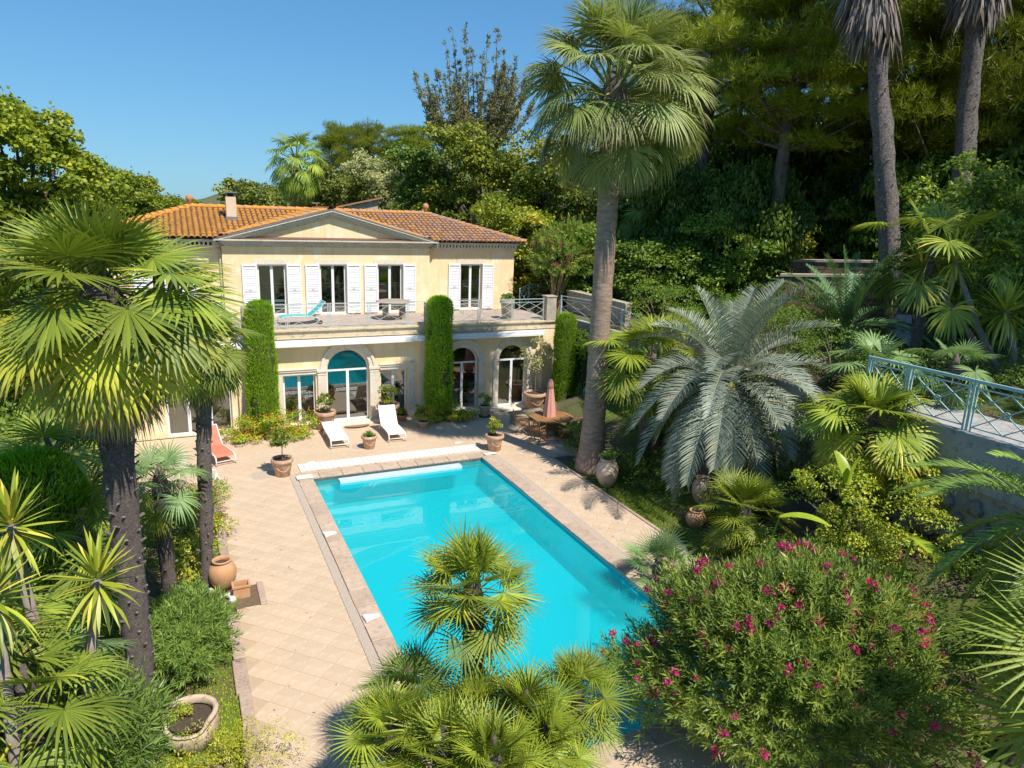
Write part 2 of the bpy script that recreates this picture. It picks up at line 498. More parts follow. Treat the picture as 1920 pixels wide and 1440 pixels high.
M_OAK = leafmat('oak_leaf', (.04, .065, .012), (.12, .14, .03), None, trans=.28, rough=.5)
M_OLIVE = leafmat('olive_leaf', (.08, .10, .05), (.19, .2, .11), None, trans=.25, rough=.5)
M_PINE = leafmat('pine_needle', (.035, .06, .005), (.12, .15, .012), (.19, .2, .02), trans=.3, rough=.5)
M_CYPT = leafmat('cypress_spray', (.042, .05, .028), (.12, .12, .066), None, trans=.2, rough=.6)
M_HEDGE = leafmat('clipped_cypress_spray', (.05, .11, .005), (.14, .25, .012), (.2, .3, .02), trans=.3, rough=.5)
M_GRASS = leafmat('grass_blade', (.06, .12, .010), (.19, .26, .02), (.3, .3, .05), trans=.35, rough=.5)
M_ORANGE = leafmat('orange_petal', (.24, .05, .01), (.27, .11, .015), (.26, .05, .025), trans=.3, rough=.5)
M_PINK = leafmat('pink_petal', (.25, .007, .075), (.30, .03, .14), (.31, .07, .18), trans=.3, rough=.5)
M_BANANA = leafmat('banana_leaf', (.13, .22, .02), (.2, .3, .03), None, trans=.4, rough=.35)

# ------------------------------------------------------------------ setting: ground, sea, pool, deck
PX0, PX1, PY0, PY1 = 3.38, 9.22, 8.08, 21.45            # inner edge of the pool
def ground_material():
    m, nt, b = _new('garden_soil_and_grass')
    vec = _coord(nt, 'Object')
    soil = ramp(nt, noise(nt, vec, 1.6, 8, .7), [(.3, (.07, .05, .03)), (.7, (.19, .14, .085))])
    gr = ramp(nt, noise(nt, vec, 9, 6, .7), [(.3, (.045, .085, .010)), (.7, (.15, .19, .025))])
    f = ramp(nt, noise(nt, vec, .35, 5, .6), [(.42, (0, 0, 0)), (.56, (1, 1, 1))])
    nt.links.new(mix(nt, f, soil, gr), b.inputs['Base Color'])
    b.inputs['Roughness'].default_value = .95
    bump(nt, b, noise(nt, vec, 22, 6, .75), .6, .05)
    return m
def frange(a, b, s): return list(np.arange(a, b - 1e-6, s))
gx = sorted(set(np.round([-4000, -1500, -600, -300, -150, -90] + frange(-60, -12, 4) + frange(-12, 12, 1.5) + [PX0 - .25, PX0 + .05, PX1 - .05, PX1 + .25]
    + frange(12, 15.7, .6) + [15.72, 15.9] + frange(16, 32, 1) + frange(32, 70, 3) + [80, 100, 140, 220, 400, 900, 2500, 5000], 3)))
gy = sorted(set(np.round([-600, -200, -60, -25] + frange(-10, 45, 1.5) + [PY0 - .25, PY0 + .05, PY1 - .05, PY1 + .25] + frange(45, 120, 4)
    + [130, 150, 170, 200, 260, 340, 450, 600, 800, 1200, 2500, 6000], 3)))
GX, GY = np.meshgrid(gx, gy)
GZ = terrain(GX, GY) + 0.02 * np.sin(GX * 1.7) * np.cos(GY * 1.3) * (GX > 12.5)
nx = len(gx); V = np.stack([GX, GY, GZ], -1).reshape(-1, 3)
ii, jj = np.meshgrid(np.arange(nx - 1), np.arange(len(gy) - 1))
a = (jj * nx + ii).ravel()
cx = (GX[:-1, :-1] + GX[1:, 1:]).ravel() / 2; cy = (GY[:-1, :-1] + GY[1:, 1:]).ravel() / 2
keep = ~((cx > PX0 - .2) & (cx < PX1 + .2) & (cy > PY0 - .2) & (cy < PY1 + .2))
a = a[keep]
ground = put('ground', npmesh('ground', V, np.stack([a, a + 1, a + nx + 1, a + nx], -1), ground_material()))
tag(ground, kind='structure')
# the sea, far behind the plain on the left
m_sea, nt, b = _new('sea_water'); b.inputs['Base Color'].default_value = (.03, .10, .19, 1); b.inputs['Roughness'].default_value = .35
sea = MB().quad((-9000, 850, -2), (6000, 850, -2), (6000, 11000, -2), (-9000, 11000, -2)).build('sea', m_sea)
tag(sea, kind='structure')

# pool: painted basin, water sheet
def basin_material():
    m, nt, b = _new('pool_paint')
    vec = _coord(nt, 'Object')
    c = ramp(nt, noise(nt, vec, .5, 3, .5), [(.3, (.07, .53, .58)), (.7, (.09, .57, .62))])
    nt.links.new(c, b.inputs['Base Color']); b.inputs['Roughness'].default_value = .55
    return m
M_BASIN = basin_material()
mb = MB(); zb = -1.0; zt = -0.035
mb.quad((PX0, PY0, zb), (PX1, PY0, zb), (PX1, PY1, zb), (PX0, PY1, zb))
mb.quad((PX0, PY0, zb), (PX0, PY1, zb), (PX0, PY1, zt), (PX0, PY0, zt))
mb.quad((PX1, PY1, zb), (PX1, PY0, zb), (PX1, PY0, zt), (PX1, PY1, zt))
mb.quad((PX0, PY1, zb), (PX1, PY1, zb), (PX1, PY1, zt), (PX0, PY1, zt))
mb.quad((PX1, PY0, zb), (PX0, PY0, zb), (PX0, PY0, zt), (PX1, PY0, zt))
basin = mb.build('pool_basin', M_BASIN); tag(basin, kind='structure')
def water_material():
    m, nt, b = _new('pool_water')
    vec = _coord(nt, 'Object')
    n = nt.nodes.new('ShaderNodeBump'); n.inputs['Strength'].default_value = .07; n.inputs['Distance'].default_value = .02
    mp = nt.nodes.new('ShaderNodeMapping'); mp.inputs['Scale'].default_value = (1.0, .55, 1); nt.links.new(vec, mp.inputs[0])
    nt.links.new(noise(nt, mp.outputs[0], 2.4, 2, .45), n.inputs['Height'])
    tr = nt.nodes.new('ShaderNodeBsdfTransparent'); tr.inputs[0].default_value = (.15, .94, .98, 1)
    gl = nt.nodes.new('ShaderNodeBsdfGlossy'); gl.inputs['Roughness'].default_value = .015
    gl.inputs[0].default_value = (1, 1, 1, 1)
    fr = nt.nodes.new('ShaderNodeFresnel'); fr.inputs[0].default_value = 1.46
    nt.links.new(n.outputs[0], gl.inputs['Normal']); nt.links.new(n.outputs[0], fr.inputs['Normal'])
    df = nt.nodes.new('ShaderNodeBsdfDiffuse'); df.inputs[0].default_value = (.02, .60, .66, 1)     # light scattered back by the water body
    md = nt.nodes.new('ShaderNodeMixShader'); md.inputs[0].default_value = .38
    nt.links.new(tr.outputs[0], md.inputs[1]); nt.links.new(df.outputs[0], md.inputs[2])
    ms = nt.nodes.new('ShaderNodeMixShader')
    nt.links.new(fr.outputs[0], ms.inputs[0]); nt.links.new(md.outputs[0], ms.inputs[1]); nt.links.new(gl.outputs[0], ms.inputs[2])
    nt.links.new(ms.outputs[0], nt.nodes['Material Output'].inputs[0])
    return m
WZ = -0.13
mb = MB().quad((PX0, PY0, WZ), (PX1, PY0, WZ), (PX1, PY1, WZ), (PX0, PY1, WZ))
water = mb.build('pool_water', water_material()); tag(water, kind='structure')
M_BEAM = simple('pool_beam_white', (.46, .56, .64), .5, (.56, .65, .72), 8, 0, c3=(.35, .38, .4), scale2=60)
M_SLOT = simple('pool_slot_shade', (.05, .075, .07), .7, (.14, .17, .15), 5, .2)  # shade of the cover recess under the coping, put into a dark colour
be = thing('pool_cover_beam', 'pale blue-white beam of the pool cover lying at the water line', 'pool cover', (6.25, 21.15, -.35))
MB().box(4.18, 8.3, 20.98, 21.3, -.34, -.055).build('beam', M_BEAM, be, world=True, bevel=.01)
MB().box(PX0 + .02, PX1 - .02, PY1 - .03, PY1 - .008, -.30, -.036).build('slot_shade', M_SLOT, be, world=True)

# deck: base slab, diagonal tiles, coping, kerbs, pebble strips
M_TILE = simple('deck_tile', (.525, .385, .255), .72, (.585, .445, .31), .8, .12, c3=(.615, .49, .365), scale2=5.5, rnd=.04, bdist=.004)
M_GROUT = simple('deck_grout', (.44, .32, .21), .9, (.5, .37, .245), 8)
M_COPE = simple('coping_stone', (.43, .31, .22), .85, (.54, .42, .32), 2.5, .5, c3=(.36, .27, .21), scale2=9, rnd=.09)
M_KERB = simple('kerb_stone', (.36, .25, .19), .9, (.52, .39, .31), 5, .8, c3=(.24, .18, .14), scale2=24, rnd=.12)
M_PEB = simple('pebble_strip', (.40, .32, .25), .9, (.60, .50, .41), 45, 1.0, c3=(.24, .19, .15), scale2=70)
DX0, DX1, DY0, DY1 = .64, 11.45, 3.4, 27.02
CL, CRr, CF, CN = 2.97, 9.64, 21.88, 7.66               # outer edges of the coping
PL_, PR_ = 2.76, 9.84                                  # outer edges of the pebble strips
deck = MB()
def slab(mb, x0, x1, y0, y1): mb.box(x0, x1, y0, y1, -.20, -.012)
slab(deck, DX0, PX0 - .005, DY0, DY1); slab(deck, PX1 + .005, DX1, 12.3, DY1)
slab(deck, PX0 - .005, PX1 + .005, PY1 + .005, DY1 - .001); slab(deck, PX0 - .005, PX1 + .6, DY0, PY0 - .005)
slab(deck, DX1, 14.9, 20.6, DY1 - .002); slab(deck, -2.6, DX0 - .001, 21.7, DY1 - .003)
deck = deck.build('deck', M_GROUT); tag(deck, kind='structure')
ts = .441; h = ts / math.sqrt(2); n0 = np.array([1.845, 12.762])
def clip(poly, ax, lim, keep_less):
    out = []
    for i in range(len(poly)):
        p, q = poly[i], poly[(i + 1) % len(poly)]
        ip = (p[ax] <= lim) == keep_less or p[ax] == lim; iq = (q[ax] <= lim) == keep_less or q[ax] == lim
        if ip: out.append(p)
        if ip != iq:
            t = (lim - p[ax]) / (q[ax] - p[ax]); out.append((p[0] + t * (q[0] - p[0]), p[1] + t * (q[1] - p[1])))
    return out
def bed_limit(x):                                        # planted bed at the right, near end of the pool
    return 12.35 + .5 * max(0, (x - 10.4)) ** 1.3
tiles = []
for i in range(-60, 90):
    for j in range(-60, 90):
        c = n0 + np.array([(i - j) * h, (i + j) * h + h])
        x, y = c
        wide = y > 20.9
        XL = -2.6 if y > 22.0 else DX0
        if not (XL - h < x < (14.8 if wide else DX1) + h and DY0 - h < y < DY1 + h): continue
        e = h - .003
        poly = [(x, y - e), (x + e, y), (x, y + e), (x - e, y)]
        poly = clip(poly, 0, XL, False); poly = clip(poly, 0, 14.85 if wide else DX1, True); poly = clip(poly, 1, DY1, True); poly = clip(poly, 1, DY0, False)
        if wide and x > DX1: poly = clip(poly, 1, 20.65, False)
        if x < DX0: poly = clip(poly, 1, 21.72, False)
        # pool and its borders
        if x + h > PL_ and x - h < PR_ and y + h > CN and y - h < CF + .16:
            ds = [(PL_ - x, 0, PL_, True), (x - PR_, 0, PR_, False), (y - CF - .16, 1, CF + .16, False), (CN - y, 1, CN, True)]
            best = max(ds, key=lambda q: q[0])
            if best[0] < -h: continue
            poly = clip(poly, best[1], best[2], best[3])
        if x > PR_ - .3 and y < bed_limit(x): continue
        if len(poly) < 3: continue
        ar = abs(sum(poly[k][0] * poly[(k + 1) % len(poly)][1] - poly[(k + 1) % len(poly)][0] * poly[k][1] for k in range(len(poly)))) / 2
        if ar < .012: continue
        tiles.append((math.hypot(x, y), (x, y), poly, ar > ts * ts * .93))
tiles.sort(key=lambda t: t[0] if (t[1][0] < 3 or t[0] > 14) and t[1][1] > 8 else t[0] + 40)
def tile_mb(poly, c, z=0.0):
    mb = MB(); n = len(poly); P = [(p[0] - c[0], p[1] - c[1]) for p in poly]
    Q = [(p[0] * .985, p[1] * .985) for p in P]
    mb.add([(*p, -.02) for p in P] + [(*p, -.0025) for p in P] + [(*p, 0) for p in Q],
           [tuple(2 * n + k for k in range(n))] + [(k, (k + 1) % n, n + (k + 1) % n, n + k) for k in range(n)] + [(n + k, n + (k + 1) % n, 2 * n + (k + 1) % n, 2 * n + k) for k in range(n)])
    return mb
full = None; rest = MB()
for k, (d, c, poly, isfull) in enumerate(tiles):
    dz = random.uniform(-.0012, .0012)
    if k < 300:
        if isfull:
            if full is None: full = tile_mb([(c[0], c[1] - h + .004), (c[0] + h - .004, c[1]), (c[0], c[1] + h - .004), (c[0] - h + .004, c[1])], c).mesh('deck_tile', M_TILE)
            me = full
        else: me = tile_mb(poly, c).mesh('deck_tile', M_TILE)
        put('deck_tile', me, deck, loc=(c[0], c[1], dz))
    else:
        t = tile_mb(poly, (0, 0)); rest.add([(p[0], p[1], p[2] + dz) for p in t.v], t.f)
tag(rest.build('deck_tile', M_TILE, deck), kind='stuff')
# pebble strips beside the coping
peb = MB(); peb.box(PL_ + .01, CL - .005, CN, CF + .1, -.011, .004); peb.box(CRr + .005, PR_ - .01, CN + 4, CF + .1, -.011, .003)
peb = peb.build('pebble_strip', M_PEB, deck)
# coping stones round the pool
cope = thing('pool_coping', 'border of worn pinkish-beige stones around the pool', 'coping', (6.3, 14.8, 0))
def stones(x0, x1, y0, y1, along, lens, zt=.03):
    p = (y0 if along == 'y' else x0); end = (y1 if along == 'y' else x1)
    while p < end - .08:
        L = random.uniform(*lens)
        if end - (p + L) < lens[0] * .5: L = end - p
        q = min(p + L, end); g_ = .006; dz = random.uniform(-.006, .004); dd = random.uniform(-.012, .012)
        if along == 'y': bx_ = (x0 + dd, x1, p + g_, q - g_)
        else: bx_ = (p + g_, q - g_, y0, y1 + dd)
        MB().box(*bx_, -.034, zt + dz).build('coping_stone', M_COPE, cope, world=True, bevel=.012)
        p = q
stones(CL, PX0 + .03, CN, PY1, 'y', (.55, .95)); stones(PX1 - .03, CRr, CN, PY1, 'y', (.9, 1.3))
stones(CL, CRr, PY1 - .03, CF, 'x', (.55, .75)); stones(CL + .42, CRr - .45, CN, PY0 + .03, 'x', (.7, 1.0))
# kerb along the left lawn and along the right lawn
kerb = thing('garden_kerb', 'low rough pinkish stone kerb between the left lawn and the deck', 'kerb', (.5, 14, 0))
p = 4.0
while p < 21.4:
    L = random.uniform(.5, 1.1)
    if not (14.1 < p + L / 2 < 15.6):
        MB().box(.43 + random.uniform(-.02, .02), .655, p, p + L - .012, -.1, .035 + random.uniform(-.012, .012)).build('kerb_stone', M_KERB, kerb, world=True, bevel=.02)
    p += L
kerb2 = thing('garden_kerb', 'thin dark kerb between the shaded right lawn and the deck', 'kerb', (11.5, 16, 0))
p = 13.2
while p < 20.6:
    MB().box(11.46, 11.56, p, p + .74, -.1, .03).build('kerb_stone', M_KERB, kerb2, world=True, bevel=.01); p += .75
kerb3 = thing('curved_kerb', 'smooth pale kerb curving round the planted bed beside the pool', 'kerb', (10.9, 12.6, 0))
pts = [gp(1258, 1005), gp(1275, 1022), gp(1280, 1042), gp(1272, 1062), gp(1252, 1082), gp(1240, 1105)]
for k in range(len(pts) - 1):
    MB().bar(pts[k] + [0, 0, .02], pts[k + 1] + [0, 0, .02], .24, .08).build('kerb_stone', M_COPE, kerb3, world=True, bevel=.02)
# slatted cover over the pool-cover pit
M_SLAT = simple('white_slat', (.74, .68, .60), .5, (.8, .75, .68), 3, 0, rnd=.03)
sl = thing('slatted_pit_cover', 'long strip of cream white slats on the deck at the far end of the pool', 'pool cover', (6.3, 22.4, 0))
ns = 36; sw = (9.42 - 3.14) / ns
me = MB().box(-sw / 2 + .006, sw / 2 - .006, -.33, .33, .008, .04).mesh('slat', M_SLAT)
for k in range(ns): put('slat', me, sl, loc=(3.14 + (k + .5) * sw - 6.3, 0, random.uniform(-.002, .002)))
MB().box(3.13, 9.43, 22.1, 22.14, .0, .0095).box(3.13, 9.43, 22.66, 22.7, .0, .0095).build('rail', M_SLAT, sl, world=True)

# lawns
def lawn(name, label, poly_fn, box, n, hgt, seed):
    g = np.random.default_rng(seed)
    P = np.stack([g.uniform(box[0], box[1], n), g.uniform(box[2], box[3], n)], 1)
    P = P[poly_fn(P[:, 0], P[:, 1])]
    z = terrain(P[:, 0], P[:, 1])
    P3 = np.stack([P[:, 0], P[:, 1], z - .005], 1)
    A = unit(np.stack([g.normal(0, .45, len(P)), g.normal(0, .45, len(P)), np.ones(len(P))], 1))
    N = unit(np.cross(A, g.normal(size=(len(P), 3))))
    patch = .5 + .28 * np.sin(P[:, 0] * 2.3 + 1) * np.cos(P[:, 1] * 1.7) + g.normal(0, .16, len(P))
    d = leaves(g, P3, A, N, hgt * g.uniform(.5, 1.3, len(P)), .017 * g.uniform(.7, 1.3, len(P)), rnd=np.clip(patch, 0, 1))
    o = put(name, leafmesh(name, d, M_GRASS)); tag(o, label, 'grass', kind='stuff')
lawn('grass', 'short sunlit lawn along the left side of the deck', lambda x, y: (x < .43) & (x > -2.4 + .15 * np.sin(y * 2)), (-2.6, .45, 7.5, 14.8), 38000, .05, 3)
lawn('grass', 'shaded lawn strip between the deck and the big palms on the right', lambda x, y: (y < 20) & (x > 11.57) & (x < 13.3), (11.5, 13.4, 12.6, 20.4), 20000, .055, 4)

# ------------------------------------------------------------------ the villa
M_WALL = simple('ochre_render', (.80, .58, .30), .88, (.86, .68, .42), .55, .15, c3=(.87, .75, .54), scale2=1.5, bdist=.004)
def streaked(m, col, amount=.5, sx=2.6, sz=.22):
    """rain streaks and faded patches over a rendered wall"""
    nt = m.node_tree; b = nt.nodes['Principled BSDF']; src = b.inputs['Base Color'].links[0].from_socket
    geo = nt.nodes.new('ShaderNodeNewGeometry'); mp = nt.nodes.new('ShaderNodeMapping'); mp.inputs['Scale'].default_value = (sx, sx, sz)
    nt.links.new(geo.outputs['Position'], mp.inputs[0])
    f = ramp(nt, noise(nt, mp.outputs[0], 1.6, 7, .68), [(.5, (0, 0, 0)), (.78, (amount, amount, amount))])
    f2 = ramp(nt, noise(nt, geo.outputs['Position'], .9, 5, .6), [(.45, (0, 0, 0)), (.75, (.35, .35, .35))])
    c = mix(nt, f, src, col); c = mix(nt, f2, c, (.86, .74, .56))
    nt.links.new(c, b.inputs['Base Color'])
streaked(M_WALL, (.50, .39, .25))
M_STONE = simple('pale_stucco_trim', (.68, .59, .46), .8, (.76, .68, .56), 2.2, .12, c3=(.55, .47, .37), scale2=14, bdist=.004)
M_CORN = simple('grey_cornice', (.52, .46, .36), .85, (.66, .59, .47), 3, .2, c3=(.32, .29, .25), scale2=14)
M_ZINC = simple('zinc_flashing', (.20, .20, .20), .5, (.3, .3, .3), 4, 0, metal=.6)
M_PVC = simple('white_pvc', (.78, .78, .77), .35, spec=.5)
M_SHUT = simple('white_shutter_paint', (.74, .75, .76), .5, (.8, .8, .8), 3)
M_TERR = simple('terrace_paving', (.36, .28, .23), .85, (.48, .39, .32), 2.2, .3, c3=(.28, .22, .19), scale2=9)
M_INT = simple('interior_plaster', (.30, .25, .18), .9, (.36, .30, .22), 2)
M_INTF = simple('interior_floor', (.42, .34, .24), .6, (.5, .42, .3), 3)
M_CURT = simple('curtain_cloth', (.62, .62, .58), .9, (.7, .7, .66), 6)
M_RAIL = simple('pale_green_iron', (.42, .48, .46), .5, (.52, .58, .55), 8)
M_RAILB = simple('turquoise_iron', (.32, .50, .50), .45, (.42, .60, .60), 8)
M_AWN = simple('white_awning_case', (.80, .80, .80), .4, (.74, .75, .76), 2)
M_WEATH = simple('weathered_stone', (.36, .31, .24), .9, (.52, .45, .35), 3, .5, c3=(.24, .21, .17), scale2=12)
def glass_material():
    m, nt, b = _new('window_glass')
    tr = nt.nodes.new('ShaderNodeBsdfTransparent'); tr.inputs[0].default_value = (.62, .66, .66, 1)
    gl = nt.nodes.new('ShaderNodeBsdfGlossy'); gl.inputs['Roughness'].default_value = .0; gl.inputs[0].default_value = (.9, .95, .95, 1)
    fr = nt.nodes.new('ShaderNodeFresnel'); fr.inputs[0].default_value = 3.0
    ms = nt.nodes.new('ShaderNodeMixShader')
    nt.links.new(fr.outputs[0], ms.inputs[0]); nt.links.new(tr.outputs[0], ms.inputs[1]); nt.links.new(gl.outputs[0], ms.inputs[2])
    nt.links.new(ms.outputs[0], nt.nodes['Material Output'].inputs[0])
    return m
M_GLASS = glass_material()
VX0, VX1 = -2.65, 14.6
YL, YW, YB = 27.1, 30.72, 30.5          # lower front, upper wings, upper bay
ZT = 3.8                                # terrace floor
villa = thing('villa', 'ochre two-storey villa with pediment, white shutters, arched glass doors and tiled roof', 'house', (6.0, 32.0, 0))
def vpart(mb, name, mat, parent=None, **k): return mb.build(name, mat, parent or villa, world=True, **k)
def arch_top(o, x):
    x0, x1, z0, zs, rise = o
    if rise <= 0: return zs
    t = (x - (x0 + x1) / 2) / ((x1 - x0) / 2)
    return zs + rise * math.sqrt(max(0, 1 - t * t))
def wall_open(x0, x1, z0, z1, y, depth, ops):
    """front skin with openings (x0,x1,z0,spring,rise) plus their reveals"""
    mb = MB(); xs = {x0, x1}
    for o in ops:
        n = 18 if o[4] > 0 else 1
        for k in range(n + 1):
            t = -math.cos(math.pi * k / n) if n > 1 else -1 + 2 * k
            xs.add(round((o[0] + o[1]) / 2 + t * (o[1] - o[0]) / 2, 5))
    xs = sorted(xs)
    for a, b_ in zip(xs, xs[1:]):
        mid = (a + b_) / 2; o = next((q for q in ops if q[0] < mid < q[1]), None)
        if o is None: mb.quad((a, y, z0), (b_, y, z0), (b_, y, z1), (a, y, z1)); continue
        ta, tb = arch_top(o, a), arch_top(o, b_)
        mb.quad((a, y, ta), (b_, y, tb), (b_, y, z1), (a, y, z1))
        mb.quad((a, y, ta), (a, y + depth, ta), (b_, y + depth, tb), (b_, y, tb))
        if o[2] > z0 + 1e-4:
            mb.quad((a, y, z0), (b_, y, z0), (b_, y, o[2]), (a, y, o[2]))
            mb.quad((a, y, o[2]), (b_, y, o[2]), (b_, y + depth, o[2]), (a, y + depth, o[2]))
    for o in ops:
        for xx in (o[0], o[1]):
            mb.quad((xx, y, o[2]), (xx, y + depth, o[2]), (xx, y + depth, o[3]), (xx, y, o[3]))
    return mb
L_left = (-.7, 1.5, .04, 2.35, 0)
S_l = (3.35, 4.56, .04, 2.04, 0); S_r = (7.1, 8.22, .04, 2.04, 0)
A_c = (4.98, 6.66, .04, 2.1, .84)
A_1 = (9.98, 11.36, .04, 2.1, .69); A_2 = (12.31, 13.68, .04, 2.1, .69)
LX0, LX1 = -2.65, 14.95
vpart(wall_open(LX0, LX1, 0, 3.46, YL, .22, [L_left, S_l, A_c, S_r, A_1, A_2]), 'ground_floor_wall', M_WALL)
vpart(MB().quad((LX1, YL, 0), (LX1, 36, 0), (LX1, 36, 3.46), (LX1, YL, 3.46)).quad((LX0, 36, 0), (LX0, YL, 0), (LX0, YL, 3.46), (LX0, 36, 3.46)), 'side_wall', M_WALL)
# rooms behind the glass
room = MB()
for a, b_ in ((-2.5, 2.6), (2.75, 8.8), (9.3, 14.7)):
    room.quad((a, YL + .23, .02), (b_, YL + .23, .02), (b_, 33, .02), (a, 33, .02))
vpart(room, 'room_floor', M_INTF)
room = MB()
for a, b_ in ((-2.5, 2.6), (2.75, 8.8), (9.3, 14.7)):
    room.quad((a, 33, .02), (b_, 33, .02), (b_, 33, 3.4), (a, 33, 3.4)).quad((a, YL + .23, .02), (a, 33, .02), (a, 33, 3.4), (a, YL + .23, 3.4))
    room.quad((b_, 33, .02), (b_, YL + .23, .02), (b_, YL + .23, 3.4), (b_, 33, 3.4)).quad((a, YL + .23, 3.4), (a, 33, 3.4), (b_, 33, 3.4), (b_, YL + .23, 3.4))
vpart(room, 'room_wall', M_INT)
cu_ = MB()
for x0, x1, yy in ((4.2, 4.5, YL + .42), (3.4, 3.62, YL + .42), (7.95, 8.2, YL + .45), (-.5, .2, YL + .4), (.75, 1.4, YL + .4)):
    n = 9
    for k in range(n):
        a, b_ = x0 + (x1 - x0) * k / n, x0 + (x1 - x0) * (k + 1) / n
        cu_.quad((a, yy + .03 * (k % 2), .08), (b_, yy + .03 * ((k + 1) % 2), .08), (b_, yy + .03 * ((k + 1) % 2), 2.0), (a, yy + .03 * (k % 2), 2.0))
vpart(cu_, 'curtain', M_CURT)
# joinery: each glazed door is a frame with panes
def glazed(o, y, mull=1, transom=None, name='glass_door', fr=.07):
    x0, x1, z0, zs, rise = o
    f = MB(); zt_ = zs
    f.box(x0, x0 + fr, y, y + .06, z0, zt_); f.box(x1 - fr, x1, y, y + .06, z0, zt_)
    f.box(x0 + fr, x1 - fr, y, y + .06, z0, z0 + fr)
    f.box(x0 + fr, x1 - fr, y - .004, y + .064, zt_ - fr * .5, zt_ + fr * .5) if rise > 0 else f.box(x0 + fr, x1 - fr, y, y + .06, zt_ - fr, zt_)
    for k in range(1, mull + 1):
        xm = x0 + (x1 - x0) * k / (mull + 1)
        f.box(xm - .055, xm + .055, y - .006, y + .066, z0 + fr, zt_ - fr * .5 - .001)
    if rise > 0:
        n = 16
        for k in range(n):
            a0, a1 = math.pi * k / n, math.pi * (k + 1) / n; cx_ = (x0 + x1) / 2; hw = (x1 - x0) / 2
            f.bar((cx_ + (hw - fr * .4) * math.cos(a0), y + .03, zs + (rise - fr * .4) * math.sin(a0)), (cx_ + (hw - fr * .4) * math.cos(a1), y + .03, zs + (rise - fr * .4) * math.sin(a1)), fr * .8, .058, up=(0, 1, 0))
    fo = vpart(f, name, M_PVC)
    xs = [x0 + (x1 - x0) * k / (mull + 1) for k in range(mull + 2)]
    for a, b_ in zip(xs, xs[1:]):
        MB().quad((a + .03, y + .03, z0 + .03), (b_ - .03, y + .03, z0 + .03), (b_ - .03, y + .03, zs - .01), (a + .03, y + .03, zs - .01)).build('pane', M_GLASS, fo)
    if rise > 0:
        pts_ = [((x0 + x1) / 2 + ((x1 - x0) / 2 - .01) * math.cos(math.pi * k / 20), zs + .01 + (rise - .02) * math.sin(math.pi * k / 20)) for k in range(21)]
        MB().add([(x, y + .031, z) for x, z in pts_], [tuple(range(len(pts_)))]).build('pane', M_GLASS, fo)
    return fo
for o, mu in ((L_left, 2), (S_l, 1), (A_c, 1), (S_r, 1), (A_1, 1), (A_2, 1)): glazed(o, YL + .15, mu)
# mouldings of the ground floor
def ring(o, w, y0, y1, n=20, zoff=0):
    x0, x1, z0, zs, rise = o; cx_ = (x0 + x1) / 2; a0 = (x1 - x0) / 2
    mb = MB(); v = []
    for k in range(n + 1):
        c_, s_ = math.cos(math.pi * k / n), math.sin(math.pi * k / n)
        for (e, yy) in ((0, y0), (w, y0), (w, y1), (0, y1)):
            v.append((cx_ + (a0 + e) * c_, yy, zs + zoff + (rise + e) * s_))
    f = []
    for k in range(n):
        for q in range(4): f.append((k * 4 + q, k * 4 + (q + 1) % 4, (k + 1) * 4 + (q + 1) % 4, (k + 1) * 4 + q))
    f += [(0, 3, 2, 1), (n * 4, n * 4 + 1, n * 4 + 2, n * 4 + 3)]
    return mb.add(v, f)
for o in (A_c, A_1, A_2):
    mb = ring(o, .15, YL - .045, YL + .01, 24, .10)
    mb2 = ring((o[0] - .15, o[1] + .15, o[2], o[3], o[4] + .15), .10, YL - .085, YL + .012, 24, .10)
    mb.add(mb2.v, mb2.f); vpart(mb, 'archivolt', M_STONE)
def pilaster(x0, x1, zt_, cap=True):
    mb = MB(); mb.box(x0, x1, YL - .07, YL + .02, .1, zt_); mb.box(x0 - .03, x1 + .03, YL - .1, YL + .015, 0, .1)
    if cap: mb.box(x0 - .035, x1 + .035, YL - .105, YL + .014, zt_, zt_ + .1); mb.box(x0 - .015, x1 + .015, YL - .085, YL + .013, zt_ - .11, zt_ - .07)
    vpart(mb, 'pilaster', M_STONE, bevel=.006)
for x0, x1 in ((4.63, 4.97), (6.67, 7.03), (9.70, 9.97), (11.37, 11.62), (12.05, 12.30), (13.69, 13.96)): pilaster(x0, x1, 2.10)
for x0, x1, s in ((3.12, 4.58, -1), (7.08, 8.52, 1)):
    mb = MB(); mb.box(x0, x1, YL - .06, YL + .016, 2.05, 2.17); mb.box(x0 - .02, x1 + .02, YL - .10, YL + .015, 2.171, 2.25); mb.box(x0 - .03, x1 + .03, YL - .13, YL + .014, 2.251, 2.29)
    xe = x0 if s < 0 else x1 - .22
    mb.box(xe, xe + .22, YL - .055, YL + .013, 0.0, 2.049)
    vpart(mb, 'entablature', M_STONE)
vpart(MB().add([(5.72, YL - .13, 2.93), (5.93, YL - .13, 2.93), (6.0, YL - .13, 3.34), (5.65, YL - .13, 3.34), (5.72, YL, 2.93), (5.93, YL, 2.93), (6.0, YL, 3.34), (5.65, YL, 3.34)],
    [(0, 1, 2, 3), (0, 4, 5, 1), (1, 5, 6, 2), (3, 7, 4, 0), (2, 6, 7, 3)]), 'keystone', M_STONE)
for x0, x1 in ((1.75, 2.75), (8.72, 9.62), (14.35, 14.97)):
    vpart(MB().box(x0, x1, YL - .16, YL + .01, 0, 3.459), 'lesene', M_WALL)
vpart(MB().box(4.55, 7.1, YL - .55, YL + .1, -.01, .05), 'door_step', M_STONE, bevel=.01); vpart(MB().box(9.6, 14.2, YL - .6, YL + .1, -.01, .06), 'door_step', M_STONE, bevel=.01)
